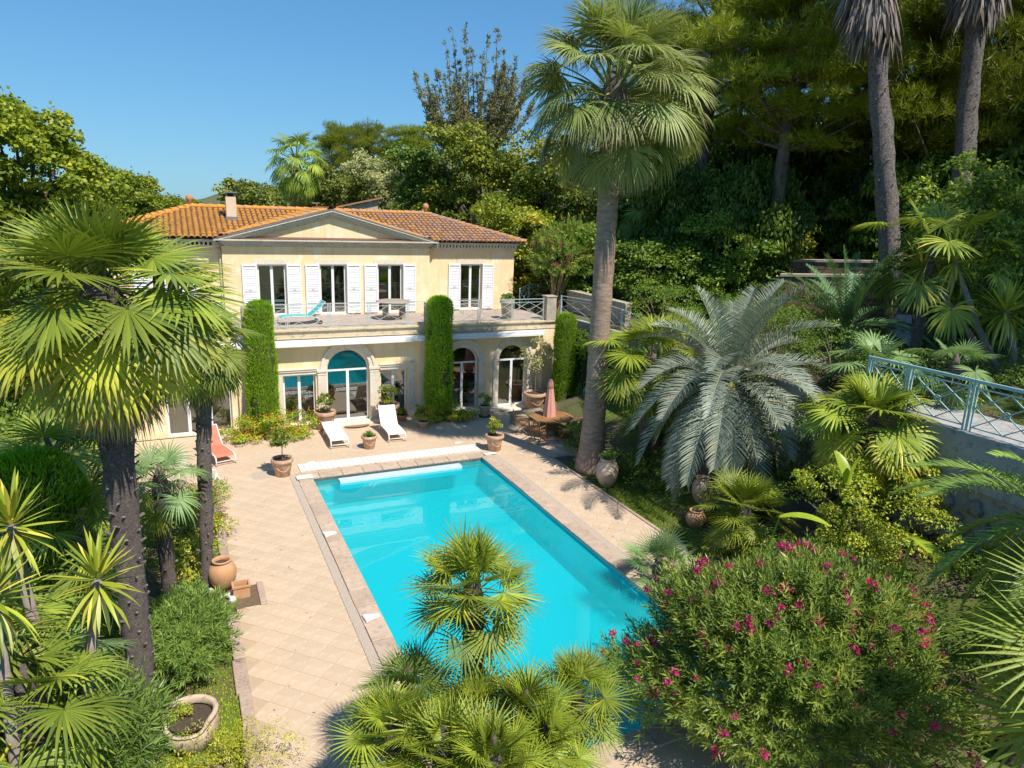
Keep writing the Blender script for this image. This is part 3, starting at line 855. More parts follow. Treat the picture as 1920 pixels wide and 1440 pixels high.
# terrace slab, its moulded edge, awning cases
mb = MB(); mb.box(LX0 - .1, LX1 + .1, YL - .18, YL + .3, 3.46, 3.52); mb.box(LX0 - .06, LX1 + .06, YL - .14, YL + .3, 3.521, 3.74); mb.box(LX0 - .14, LX1 + .14, YL - .22, YL + .3, 3.741, ZT + .012)
vpart(mb, 'terrace_edge', simple('weathered_terrace_edge', (.56, .45, .28), .85, (.66, .55, .38), 1.2, .2, c3=(.36, .31, .25), scale2=5), bevel=.008)
vpart(MB().box(LX0, LX1, YL + .3, YB + .3, 3.56, ZT), 'terrace_floor', M_TERR)
for x0, x1 in ((-2.4, 1.95), (2.3, 8.86), (9.55, 14.3)):
    aw = vpart(MB().box(x0, x1, YL - .42, YL - .19, 3.235, 3.43), 'awning_case', M_AWN, bevel=.02)
    MB().box(x0 + .05, x1 - .05, YL - .445, YL - .421, 3.215, 3.30).build('front_bar', M_AWN, aw)
# upper floor
U = [(2.96, 4.08), (5.45, 6.56), (7.93, 9.05)]
ops = [(a, b_, ZT + .04, 5.95, 0) for a, b_ in U]
vpart(wall_open(1.66, 10.3, ZT, 6.66, YB, .2, ops), 'bay_wall', M_WALL)
W_r = (11.88, 12.95, ZT + .04, 5.95, 0); W_l = (-.95, .12, ZT + .04, 5.95, 0)
vpart(wall_open(10.3, VX1, ZT, 6.66, YW, .2, [W_r]), 'wing_wall', M_WALL)
vpart(wall_open(VX0, 1.66, ZT, 6.66, YW, .2, [W_l]), 'wing_wall', M_WALL)
vpart(MB().quad((1.66, YB, ZT), (1.66, YW, ZT), (1.66, YW, 6.66), (1.66, YB, 6.66)).quad((10.3, YW, ZT), (10.3, YB, ZT), (10.3, YB, 6.66), (10.3, YW, 6.66)), 'bay_return', M_WALL)
vpart(MB().quad((VX1, YW, 0), (VX1, 37.4, 0), (VX1, 37.4, 6.66), (VX1, YW, 6.66)).quad((VX0, 37.4, 0), (VX0, YW, 0), (VX0, YW, 6.66), (VX0, 37.4, 6.66)).quad((VX1, 37.4, 0), (VX0, 37.4, 0), (VX0, 37.4, 6.66), (VX1, 37.4, 6.66)), 'side_wall', M_WALL)
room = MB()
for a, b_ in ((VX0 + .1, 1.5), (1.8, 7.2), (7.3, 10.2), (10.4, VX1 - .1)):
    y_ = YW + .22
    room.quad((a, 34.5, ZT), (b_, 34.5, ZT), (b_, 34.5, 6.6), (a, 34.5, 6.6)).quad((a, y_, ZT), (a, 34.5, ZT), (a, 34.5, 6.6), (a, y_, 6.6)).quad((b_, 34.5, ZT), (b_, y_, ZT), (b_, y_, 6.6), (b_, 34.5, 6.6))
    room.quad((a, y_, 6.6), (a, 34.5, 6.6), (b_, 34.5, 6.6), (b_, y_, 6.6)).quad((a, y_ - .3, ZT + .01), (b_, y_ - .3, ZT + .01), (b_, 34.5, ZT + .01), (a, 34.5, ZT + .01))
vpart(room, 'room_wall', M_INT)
def shutter(x0, x1, y, z0, z1):
    mb = MB(); f = .055
    mb.box(x0, x0 + f, y, y + .045, z0, z1); mb.box(x1 - f, x1, y, y + .045, z0, z1)
    for zz in (z0, (z0 + z1) / 2 - .05, z1 - .09): mb.box(x0 + f, x1 - f, y + .002, y + .043, zz, zz + .09)
    n = 26
    for k in range(n):
        zc = z0 + .11 + (z1 - z0 - .24) * (k + .5) / n
        mb.add([(x0 + f, y + .006, zc - .034), (x1 - f, y + .006, zc - .034), (x1 - f, y + .040, zc + .034), (x0 + f, y + .040, zc + .034)], [(0, 1, 2, 3)])
    o = vpart(mb, 'shutter', M_SHUT)
    MB().box((x0 + x1) / 2 - .05, (x0 + x1) / 2 + .05, y - .012, y - .001, (z0 + z1) / 2 - .02, (z0 + z1) / 2 + .01).build('latch', M_CORN, o)
for (a, b_), yy in [(u, YB) for u in U] + [((W_r[0], W_r[1]), YW), ((W_l[0], W_l[1]), YW)]:
    glazed((a, b_, ZT + .04, 5.95, 0), yy + .12, 1, name='window')
    shutter(a - .60, a - .02, yy - .065, ZT + .07, 5.97); shutter(b_ + .02, b_ + .60, yy - .065, ZT + .07, 5.97)
    vpart(MB().box(a - .18, b_ + .18, yy - .022, yy + .01, 5.951, 6.16), 'lintel', M_STONE); vpart(MB().box(a - .12, b_ + .12, yy - .03, yy + .01, ZT + .001, ZT + .04), 'sill', M_STONE)
# downpipe left of the bay
vpart(MB().tube([(1.60, YW - .07, 6.6), (1.60, YW - .07, ZT)], .045, 8), 'downpipe', M_CORN)
# main cornice with dentils on the wings
EAVE, RZ, EY, RY = 6.98, 8.12, 30.25, 34.0
for x0, x1 in ((VX0 - .04, 1.44), (10.52, VX1 + .04)):
    mb = MB(); mb.box(x0, x1, YW - .10, YW + .05, 6.56, 6.64); mb.box(x0 - .01, x1 + .01, YW - .16, YW + .05, 6.641, 6.70); mb.box(x0 - .03, x1 + .03, YW - .34, YW + .05, 6.83, 6.93)
    x = x0
    while x < x1 - .05:
        mb.box(x, x + .075, YW - .26, YW + .04, 6.701, 6.829); x += .16
    vpart(mb, 'dentil_cornice', M_STONE)
mb = MB(); 
for zz, dy in ((6.56, .06), (6.641, .10), (6.83, .28)):
    mb.box(VX1 - .02, VX1 + dy, YW, 37.4, zz, zz + .08)
vpart(mb, 'side_cornice', M_STONE)
# pediment: horizontal cornice, raking cornices, tympanum
def step_profile(mb, a, b_, steps, up):
    for (y0, y1, z0, z1) in steps:
        pass
mb = MB(); cx0, cx1 = 1.46, 10.5
for y0, z0, z1, e in ((YB - .10, 6.655, 6.73, 0), (YB - .20, 6.731, 6.79, .10), (YB - .26, 6.791, 6.90, .16), (YB - .36, 6.901, 6.96, .26)):
    mb.box(1.66 - e - .05, 10.3 + e + .05, y0, YB + .12, z0, z1)
vpart(mb, 'pediment_cornice', M_CORN)
apx, apz = 5.98, 8.22
def raking(sgn, name, mat, offs):
    mb = MB()
    xe = apx + sgn * (10.3 + .31 - apx) ; ze = 6.962
    sl_ = (apz - ze) / abs(apx - xe)
    for (dz0, dz1, y0) in offs:
        pts_ = [(xe, ze + dz0), (apx, apz + dz0), (apx, apz + dz1), (xe, ze + dz1)]
        mb.prism(pts_ if sgn > 0 else pts_[::-1], y0, YB + .12)
    vpart(mb, name, mat)
for s in (-1, 1):
    raking(s, 'raking_cornice', M_CORN, ((-.36, -.27, YB - .10), (-.269, -.17, YB - .20), (-.169, -.09, YB - .26)))
    raking(s, 'raking_moulding', M_STONE, ((-.2, -.17, YB - .215), (-.089, -.03, YB - .34)))
    raking(s, 'pediment_flashing', M_ZINC, ((-.029, .012, YB - .36),))
vpart(MB().prism([(1.9, 6.9), (10.1, 6.9), (apx, apz - .15)], YB - .01, YB + .05), 'tympanum', M_WALL)
# roof planes under the tiles
M_RTILE = None
def roof_tile_material():
    m, nt, b = _new('lichen_roof_tile')
    vec = _coord(nt, 'Object'); geo = nt.nodes.new('ShaderNodeNewGeometry')
    pos = geo.outputs['Position']
    n1 = noise(nt, pos, 2.2, 5, .65); n2 = noise(nt, pos, 9, 4, .7)
    clay = ramp(nt, n2, [(.3, (.26, .14, .09)), (.7, (.42, .26, .18))])
    lich = ramp(nt, noise(nt, pos, 14, 3, .6), [(.3, (.41, .165, .028)), (.7, (.58, .285, .055))])
    sep = nt.nodes.new('ShaderNodeSeparateXYZ'); nt.links.new(pos, sep.inputs[0])
    mr = nt.nodes.new('ShaderNodeMapRange'); mr.inputs[1].default_value = -3; mr.inputs[2].default_value = 12
    mr.inputs[3].default_value = .30; mr.inputs[4].default_value = -.06
    nt.links.new(sep.outputs[0], mr.inputs[0])
    ad = nt.nodes.new('ShaderNodeMath'); nt.links.new(n1, ad.inputs[0]); nt.links.new(mr.outputs[0], ad.inputs[1])
    f = ramp(nt, ad.outputs[0], [(.42, (0, 0, 0)), (.62, (1, 1, 1))])
    c = mix(nt, f, clay, lich)
    oi = nt.nodes.new('ShaderNodeObjectInfo')
    mr2 = nt.nodes.new('ShaderNodeMapRange'); mr2.inputs[3].default_value = .82; mr2.inputs[4].default_value = 1.18
    nt.links.new(oi.outputs['Random'], mr2.inputs[0])
    vm = nt.nodes.new('ShaderNodeVectorMath'); vm.operation = 'SCALE'; nt.links.new(c, vm.inputs[0]); nt.links.new(mr2.outputs[0], vm.inputs['Scale'])
    nt.links.new(vm.outputs[0], b.inputs['Base Color']); b.inputs['Roughness'].default_value = .9
    bump(nt, b, noise(nt, pos, 40, 4, .7), .4, .01)
    return m
M_RTILE = roof_tile_material()
M_PAN = simple('roof_pan_clay', (.13, .07, .045), .95, (.2, .11, .07), 6)
EX0, EX1, BY = VX0 - .4, VX1 + .42, 2 * RY - EY
RX0, RX1 = EX0 + 3.75, EX1 - 3.75
roof = MB()
roof.quad((EX0, EY, EAVE), (EX1, EY, EAVE), (RX1, RY, RZ), (RX0, RY, RZ)).quad((EX1, BY, EAVE), (EX0, BY, EAVE), (RX0, RY, RZ), (RX1, RY, RZ))
roof.add([(EX1, EY, EAVE), (EX1, BY, EAVE), (RX1, RY, RZ)], [(0, 1, 2)]); roof.add([(EX0, BY, EAVE), (EX0, EY, EAVE), (RX0, RY, RZ)], [(0, 1, 2)])
roof.add([(EX0, EY, EAVE - .02), (EX1, EY, EAVE - .02), (EX1, BY, EAVE - .02), (EX0, BY, EAVE - .02)], [(3, 2, 1, 0)])
GR = apz + .0                        # ridge of the small gable behind the pediment
gyb = RY - .0
roof.quad((1.36, YB - .3, EAVE), (apx, YB - .3, GR), (apx, gyb, GR), (1.36, EY + .01, EAVE)).quad((apx, YB - .3, GR), (10.6, YB - .3, EAVE), (10.6, EY + .01, EAVE), (apx, gyb, GR))
roof = vpart(roof, 'roof', M_PAN)
roofinv = np.array(roof.location) + np.array(villa.location)   # world coords equal local coords
def tile_mesh():
    L_, r0_, r1_ = .44, .100, .082; n = 6; v = []; f = []
    for i, (y, r_) in enumerate(((0, r0_), (L_, r1_))):
        for k in range(n + 1):
            a_ = math.pi * k / n; v.append((r_ * math.cos(a_), y, r_ * math.sin(a_) * .85 + (.022 if i == 0 else .0)))
    for k in range(n): f.append((k, k + 1, n + 2 + k, n + 1 + k))
    for k in range(n): pass
    m_ = bpy.data.meshes.new('roof_tile'); m_.from_pydata(v, [], f); m_.update(); m_.materials.append(M_RTILE); m_.shade_smooth()
    return m_, np.array(v), np.array(f)
tm, tv, tf = tile_mesh()
placements = []
def lay(o, u, v_, inside, w, l, du=.215, dv=.335):
    """courses of cover tiles on the plane o + a u + b v"""
    u = unit(np.array(u, float)); v_ = unit(np.array(v_, float)); nn = np.cross(u, v_)
    na = int(w / du); nb = int(l / dv) + 1
    for i in range(na + 1):
        for j in range(nb):
            p = np.array(o) + u * (i * du) + v_ * (j * dv - .05)
            q = p + v_ * .2
            if not inside(q): continue
            placements.append((p + nn * .004 + u * random.uniform(-.008, .008), u, v_, nn, random.uniform(-.03, .03)))
sl_f = np.array([0, RY - EY, RZ - EAVE]); lf = np.linalg.norm(sl_f)
def in_front(q):
    t = (q[1] - EY) / (RY - EY)
    if t > 1 or q[0] < EX0 + t * 3.75 + .02 or q[0] > EX1 - t * 3.75 - .02: return False
    g_h = EAVE + (GR - EAVE) * (1 - abs(q[0] - apx) / (apx - 1.36)) if abs(q[0] - apx) < apx - 1.36 else -9
    return q[2] > g_h - .03
lay((EX0, EY - .03, EAVE), (1, 0, 0), sl_f, in_front, EX1 - EX0, lf)
n_front = len(placements)
sl_r = np.array([-3.75, 0, RZ - EAVE])
lay((EX1 + .03, EY, EAVE), (0, 1, 0), sl_r, lambda q: (lambda t: t < 1 and EY + t * 3.75 < q[1] < BY - t * 3.75)((EX1 - q[0]) / 3.75), BY - EY, lf)
lay((EX0 - .03, BY, EAVE), (0, -1, 0), -sl_r * [1, 1, -1], lambda q: (lambda t: t < 1 and EY + t * 3.75 < q[1] < BY - t * 3.75)((q[0] - EX0) / 3.75), BY - EY, lf)
for s in (-1, 1):        # gable behind the pediment: courses run down from its ridge
    o = (1.36 if s < 0 else 10.6, YB + .16 if s > 0 else gyb, EAVE)
    lay(o, (0, s, 0), (-s * (apx - 1.36), 0, GR - EAVE), lambda q: YB + .14 < q[1] < RY and q[2] < GR and q[2] > EAVE + (RZ - EAVE) * (q[1] - EY) / (RY - EY) - .06, gyb - YB, math.hypot(apx - 1.36, GR - EAVE))
front_px = sorted(range(n_front), key=lambda k: placements[k][0][1] + .12 * abs(placements[k][0][0] - 6))
own = set(front_px[:300])
BV = []; BF = []; nb_ = 0
for k, (p, u, v_, nn, tw) in enumerate(placements):
    M3 = np.stack([u * math.cos(tw) + v_ * math.sin(tw), v_ * math.cos(tw) - u * math.sin(tw), nn], 1)
    if k in own:
        mw = Matrix(np.block([[M3, p[:, None]], [np.zeros((1, 3)), np.ones((1, 1))]]).tolist())
        o = bpy.data.objects.new('roof_tile', tm); COL.objects.link(o); o.parent = roof; o.matrix_local = mw
    else:
        BV.append(tv @ M3.T + p); BF.append(tf + nb_); nb_ += len(tv)
o = put('roof_tile', npmesh('roof_tile', np.vstack(BV), np.vstack(BF), M_RTILE, smooth=True), roof); tag(o, kind='stuff')
# ridge and hip caps
mb = MB()
def caps(a, b_):
    a = np.array(a); b_ = np.array(b_); L = np.linalg.norm(b_ - a); n = int(L / .36)
    for k in range(n):
        p = a + (b_ - a) * k / n; q = a + (b_ - a) * (k + 1.15) / n
        mb.tube([p + [0, 0, .035], q + [0, 0, .02]], [.125, .10], 8, cap=False)
caps((RX0, RY, RZ), (RX1, RY, RZ)); caps((EX1, EY, EAVE), (RX1, RY, RZ)); caps((EX0, EY, EAVE), (RX0, RY, RZ)); caps((apx, YB - .1, GR), (apx, gyb - .3, GR))
caps((EX1, BY, EAVE), (RX1, RY, RZ)); caps((EX0, BY, EAVE), (RX0, RY, RZ))
mb.build('ridge_cap', M_RTILE, roof, smooth=True)
for x in (RX0, RX1):
    MB().lathe([(.10, .1), (.06, .2), (.13, .27), (.155, .36), (.12, .46), (.03, .52)], 12, (x, RY, RZ)).build('finial', simple('terracotta_finial', (.42, .2, .11), .85, (.5, .27, .16), 8), roof, smooth=True)
ch = MB(); ch.box(2.03, 2.43, 32.2, 32.7, 7.45, 8.58); ch = ch.build('chimney', simple('chimney_render', (.62, .48, .34), .9, (.7, .56, .42), 3), roof, bevel=.01)
mb = MB()
for x in (2.05, 2.36): 
    for y in (32.22, 32.63): mb.box(x, x + .05, y, y + .05, 8.581, 8.74)
mb.box(1.97, 2.49, 32.14, 32.76, 8.74, 8.79); mb.box(1.99, 2.47, 32.16, 32.74, 7.6, 7.78); mb.build('chimney_cap', M_ZINC, ch)
vpart(MB().tube([(5.9, 33.2, 8.2), (5.9, 33.2, 8.42)], .03, 6).lathe([(.02, 0), (.17, .03), (.2, .06)], 14, (5.83, 33.1, 8.42)), 'satellite_dish', M_PVC)

# terrace railing: posts and braced panels
def rail_panel(mb, p, q, z0, h_, w=.022):
    """frame with two crossing braces and a small ring between p and q (xy)"""
    p = np.array([*p[:2], z0 if len(p) < 3 else p[2]], float); q = np.array([*q[:2], z0 if len(q) < 3 else q[2]], float)
    def at(s, z): r = p + (q - p) * s; return r + np.array([0, 0, z])
    mb.bar(at(0, h_), at(1, h_), w * 1.5, w * 1.2); mb.bar(at(.03, h_ - .13), at(.97, h_ - .13), w * .8); mb.bar(at(.03, .10), at(.97, .10), w * .8)
    for s in (0.02, .98): mb.bar(at(s, .0), at(s, h_), w)
    for a_, b2 in (((.03, h_ - .13), (.97, .10)), ((.03, .10), (.97, h_ - .13)), ((.03, .1 + (h_ - .23) / 2), (.5, h_ - .13)), ((.03, .1 + (h_ - .23) / 2), (.5, .10)), ((.97, .1 + (h_ - .23) / 2), (.5, h_ - .13)), ((.97, .1 + (h_ - .23) / 2), (.5, .10))):
        mb.bar(at(*a_), at(*b2), w * .7)
    c_ = at(.5, .1 + (h_ - .23) / 2); t = unit(q - p); n = 10
    ringp = [c_ + t * .07 * math.cos(2 * math.pi * k / n) + np.array([0, 0, .07]) * math.sin(2 * math.pi * k / n) for k in range(n + 1)]
    for a_, b2 in zip(ringp, ringp[1:]): mb.bar(a_, b2, w * .7)
xs = np.linspace(LX0 + .05, 14.42, 12)
for a_, b2 in zip(xs, xs[1:]):
    mb = MB(); rail_panel(mb, (a_ + .03, YL - .05), (b2 - .03, YL - .05), ZT + .012, .94, .022); vpart(mb, 'railing_panel', M_RAIL)
for a_ in xs[1:-1]: vpart(MB().box(a_ - .014, a_ + .014, YL - .064, YL - .036, ZT + .01, ZT + .97), 'railing_post', M_RAIL)
vpart(MB().box(14.46, 14.93, YL - .18, YL + .26, ZT + .012, ZT + 1.02).box(14.43, 14.96, YL - .21, YL + .29, ZT + 1.021, ZT + 1.08), 'terrace_pillar', M_WEATH, bevel=.015)
vpart(MB().box(2.0, 2.4, YL - .16, YL + .2, ZT + .012, ZT + .9), 'terrace_pillar', M_WEATH, bevel=.015)
vpart(MB().box(8.98, 9.3, YL - .16, YL + .2, ZT + .012, ZT + .9), 'terrace_pillar', M_WEATH, bevel=.015)

# ------------------------------------------------------------------ retaining wall, path and railing on the right
M_CONC = simple('old_concrete', (.30, .29, .27), .9, (.44, .42, .39), 1.8, .3, c3=(.2, .2, .19), scale2=6)
M_ROCK = simple('rubble_stone', (.26, .22, .18), .9, (.42, .37, .31), 3.5, .8, c3=(.15, .13, .11), scale2=11, rnd=.2, bdist=.03)
def rock_mesh(seed, n=2):
    import bmesh
    g = np.random.default_rng(seed)
    bm = bmesh.new(); bmesh.ops.create_icosphere(bm, subdivisions=n, radius=1)
    for v in bm.verts:
        q = np.array(v.co); v.co = v.co * float(1 + .18 * math.sin(3 * q[0] + seed) + .15 * math.cos(4 * q[1] + 2 * q[2] + seed) + g.normal(0, .05))
    me = bpy.data.meshes.new('stone'); bm.to_mesh(me); bm.free(); me.materials.append(M_ROCK); return me
ROCKS = [rock_mesh(s) for s in range(4)]
wall = thing('retaining_wall', 'concrete edge on rubble stones carrying the upper path', 'wall', (15.8, 9, 1))
MB().box(15.55, 16.0, 4.5, 12.0, 2.75, 3.98).build('concrete_edge', M_CONC, wall, world=True, bevel=.03)
MB().box(15.75, 15.98, 12.0, 27.0, 0.2, 3.86).box(15.7, 15.95, 4.5, 12.0, .2, 2.74).build('core', M_CONC, wall, world=True)
g = np.random.default_rng(21)
for k in range(150):
    yy = g.uniform(4.6, 11.9); zz = g.uniform(.9, 2.65); r_ = g.uniform(.14, .27)
    put('stone', ROCKS[k % 4], wall, loc=(15.66 - 15.8 + g.uniform(-.06, .04), yy - 9, zz - 1), rot=g.uniform(0, 6, 3), scale=(r_ * .7, r_ * 1.2, r_ * .75))
path = MB().box(16.0, 17.6, 4.5, 12.6, 3.7, 3.95).build('path', M_CONC); tag(path, kind='structure')
rl = thing('path_railing', 'turquoise iron railing with crossed braces and rings along the upper path', 'railing', (15.75, 8, 3.98))
ys = [4.6, 6.15, 7.7, 9.25, 10.8, 11.9]
for a_, b2 in zip(ys, ys[1:]):
    mb = MB(); rail_panel(mb, (15.76, b2 - .06), (15.76, a_ + .06), 3.98, 1.12, .034); mb.build('railing_panel', M_RAILB, rl, world=True)
for a_ in ys: MB().box(15.735, 15.785, a_ - .025, a_ + .025, 3.98, 5.10).build('railing_post', M_RAILB, rl, world=True)
MB().bar((15.76, 4.55, 5.13), (15.76, 11.95, 5.13), .06, .05).build('handrail', M_RAILB, rl, world=True)
rl2 = thing('ramp_railing', 'pale iron railing beside the terrace pillar sloping down behind the tall palm trunk', 'railing', (15.6, 25, 3.9))
pts = [(15.15, 26.9, 3.9), (15.9, 25.3, 3.85), (16.2, 23.7, 3.7), (16.4, 22.1, 3.5), (16.6, 20.5, 3.4)]
for a_, b2 in zip(pts, pts[1:]):
    mb = MB(); rail_panel(mb, a_, b2, 0, .98, .026); mb.build('railing_panel', M_RAIL, rl2, world=True)
for a_ in pts: MB().box(a_[0] - .03, a_[0] + .03, a_[1] - .03, a_[1] + .03, a_[2], a_[2] + 1.0).build('railing_post', M_RAIL, rl2, world=True)
rl3 = thing('rear_terrace_railing', 'greenish iron railing at the back of the terrace beside the upper wall', 'railing', (16, 31, 3.8))
pts = [(14.75, 30.3, 3.82), (15.9, 31.6, 3.86), (17.4, 32.0, 3.86)]
for a_, b2 in zip(pts, pts[1:]):
    mb = MB(); rail_panel(mb, a_, b2, 0, 1.0, .03); mb.build('railing_panel', M_RAILB, rl3, world=True)
lw = thing('low_wall', 'sunlit pink-grey low wall behind the terrace pillar', 'wall', (17, 28, 3.8))
MB().box(16.9, 17.2, 24.5, 29.5, 3.6, 4.75).build('wall', M_WEATH, lw, world=True, bevel=.02)
MB().box(16.85, 17.25, 24.5, 29.5, 4.751, 4.83).build('cap_stone', M_WEATH, lw, world=True, bevel=.01)
# stone terrace steps far right in the shade
M_DRY = simple('dry_stone_wall', (.14, .095, .055), .9, (.27, .185, .11), 5, .9, c3=(.12, .08, .05), scale2=14)
for lab, x0p, x1p, yp, D, hh in (('upper brown stone terrace wall with a pale cap in the shade', 1478, 1640, 520, 36, 1.0), ('lower grey stone terrace wall behind the jelly palm', 1460, 1660, 545, 33.5, .9)):
    a_ = pix(x0p, yp, D); b2 = pix(x1p, yp + 4, D * 1.0); z0 = a_[2]
    t_ = thing('terrace_wall', lab, 'wall', (a_[0], a_[1], z0 - .2))
    n = int(np.linalg.norm(b2 - a_) / .5)
    for r_ in range(3):
        for k in range(n):
            p = a_ + (b2 - a_) * (k + (.5 if r_ % 2 else 0)) / n; q = a_ + (b2 - a_) * (k + (.5 if r_ % 2 else 0) + .96) / n
            MB().bar(p + [0, 0, hh * (r_ + .5) / 3 - .25], q + [0, 0, hh * (r_ + .5) / 3 - .25], .5 + random.uniform(-.03, .03), hh / 3 - .02).build('stone', M_DRY, t_, world=True)
    MB().bar(a_ + [0, 0, hh - .2], b2 + [0, 0, hh - .2], .62, .1).build('cap_stone', M_WEATH, t_, world=True)
    MB().bar(a_ + [0, 0, -1.2], b2 + [0, 0, -1.2], .44, 2.2).build('footing', M_DRY, t_, world=True)

# ------------------------------------------------------------------ palms
GOLD = 2.39996
def fibre_trunk(g, t, base, top, r0_, r1_, mat, stubs=60, stub_l=.07, name='trunk', stub_mat=None):
    """shaggy trunk with old leaf bases"""
    n = 26; m_ = 14; base = np.array(base, float); top = np.array(top, float)
    pts = [base + (top - base) * i / n for i in range(n + 1)]
    V = []; 
    for i, p in enumerate(pts):
        rr = r0_ + (r1_ - r0_) * i / n
        for k in range(m_):
            a_ = 2 * math.pi * k / m_; V.append(p + np.array([math.cos(a_), math.sin(a_), 0]) * rr * (1 + .10 * g.normal()))
    F = [(i * m_ + k, i * m_ + (k + 1) % m_, (i + 1) * m_ + (k + 1) % m_, (i + 1) * m_ + k) for i in range(n) for k in range(m_)]
    put(name, npmesh(name, np.array(V), np.array(F), mat, smooth=True), t)
    if stubs:
        s = MB()
        for k in range(stubs):
            f = (k + g.uniform(0, 1)) / stubs; a_ = k * GOLD + g.normal(0, .35); rr = r0_ + (r1_ - r0_) * f; p = base + (top - base) * f
            d = np.array([math.cos(a_), math.sin(a_), 0]); q = p + d * rr * .9
            e = q + d * stub_l * g.uniform(.6, 1.2) + np.array([0, 0, stub_l * g.uniform(.3, .9)])
            s.bar(q, e, .034 * g.uniform(.8, 1.4), .022)
        tag(s.build('leaf_base', stub_mat or mat, t), kind='stuff')
M_TRUNK1 = simple('fibrous_palm_trunk', (.10, .075, .07), .95, (.23, .18, .16), 12, 1.0, c3=(.36, .3, .27), scale2=45, bdist=.05)
M_STUB = simple('cut_leaf_base', (.13, .10, .085), .9, (.27, .22, .19), 20)
def ring_trunk_material(name, c1, c2, sc=16):
    m, nt, b = _new(name)
    vec = _coord(nt, 'Object')
    mp = nt.nodes.new('ShaderNodeMapping'); mp.inputs['Scale'].default_value = (1.5, 1.5, sc); nt.links.new(vec, mp.inputs[0])
    n1 = noise(nt, mp.outputs[0], 2.0, 6, .7); n2 = noise(nt, vec, 1.1, 4, .6)
    c = ramp(nt, n1, [(.3, c1), (.65, c2)])
    c = mix(nt, ramp(nt, n2, [(.45, (0, 0, 0)), (.7, (.6, .6, .6))]), c, (.30, .20, .145))
    nt.links.new(c, b.inputs['Base Color']); b.inputs['Roughness'].default_value = .9
    bump(nt, b, n1, .9, .04)
    return m
M_TRUNKW = ring_trunk_material('ringed_palm_trunk', (.17, .11, .08), (.42, .295, .215), 5)
def fan_palm(name, label, base, hub, n, pet, Rr, r0_=.2, r1_=.24, el=(-.9, 1.35), mats=None, seed=1, nseg=34, split=.5, droop=.55, group=None, cat='palm tree', trunk=True, stubs=70,
             trunk_mat=None, dead=0, sag=.45, bend=.35, fold=.4, K=5, w0=1.0, span=5.0, pr=.014, old_frac=.22, lean=(0, 0), cup=.15, az0=0.0, elj=.13):
    g = np.random.default_rng(seed)
    base = np.array(base, float); hub = np.array(hub, float)
    t = thing(name, label, cat, base, group=group)
    hl = hub - base
    if trunk:
        fibre_trunk(g, t, (0, 0, -.1), hl - [0, 0, .05], r0_, r1_, trunk_mat or M_TRUNK1, stubs, stub_mat=M_STUB)
        MB().lathe([(r1_ * 1.0, -.3), (r1_ * 1.15, -.1), (r1_ * .8, .12), (r1_ * .35, .3), (.02, .42)], 10, hl).build('crown_shaft', trunk_mat or M_TRUNK1, t, smooth=True)
    mats = mats or (M_FAN, M_FANOLD)
    for k in range(n):
        f = (k + .5) / n; e = el[1] + (el[0] - el[1]) * f + g.normal(0, elj)
        az = k * GOLD + g.normal(0, .18) + az0
        old = f > 1 - old_frac
        pl = pet * g.uniform(.85, 1.12) * (.25 + .75 * min(1, f * 2.2)); rr = Rr * g.uniform(.88, 1.08) * (.82 + .18 * min(1, f * 3))
        o = np.array([math.cos(az) * r1_ * .6, math.sin(az) * r1_ * .6, .25 - .45 * f])
        d = fan_frond(g, az, e, pl, rr, nseg=nseg, span=span * g.uniform(.88, 1.05), split=split, droop=droop * (.45 + 1.1 * f), sag=sag * (.4 + .9 * f), bend=bend * (.3 + 1.1 * f) + g.normal(0, .1), fold=fold, K=K, w0=w0, pr=pr, cup=cup)
        put('frond', frond_mesh('frond', d, mats[1] if old and g.random() < .8 else mats[0]), t, loc=hl + o)
    for k in range(dead):
        az = g.uniform(0, 6.28)
        d = fan_frond(g, az, -1.0 - g.uniform(0, .3), pet * .7, Rr * .85, nseg=max(14, nseg // 2), split=.25, droop=2.2, sag=1.0, bend=.6, K=4, w0=.8, span=3.5)
        put('dead_frond', frond_mesh('dead_frond', d, M_FANDEAD), t, loc=hl + [math.cos(az) * r1_, math.sin(az) * r1_, -.45 - .25 * g.random()])
    return t
def hubz(px, py, base):
    D = math.hypot(base[0], base[1]); return pix(px, py, D)
# the two windmill palms on the left
B = np.array([-.92, 10.45, -.05]); H = pix(190, 548, math.hypot(B[0], B[1]))
fan_palm('windmill_palm', 'big windmill palm on the left with a shaggy dark trunk and yellowing lower fronds', B, H, 54, .90, .84, .14, .24, seed=17, nseg=38, dead=16, droop=.34, sag=.3, bend=.26, group='windmill palms', el=(-1.35, 1.45), old_frac=.42, stubs=170)
B = np.array([.1, 15.6, -.05]); H = pix(378, 640, math.hypot(B[0], B[1]))
fan_palm('windmill_palm', 'slimmer windmill palm behind the big one, by the coral lounger', B, H, 36, .66, .66, .13, .16, seed=12, nseg=34, dead=9, group='windmill palms', el=(-1.2, 1.3), old_frac=.3, stubs=90)
# windmill palm in the right bed
B0 = pix(1632, 790, 18.6); B = np.array([B0[0], B0[1], th(B0[0], B0[1])])
fan_palm('windmill_palm', 'yellow-green windmill palm below the turquoise railing', B, B0, 44, .95, .92, .17, .22, seed=13, nseg=34, dead=4, group='windmill palms', el=(-1.1, 1.4), old_frac=.45, stubs=40, mats=(M_CHAM, M_FANOLD))
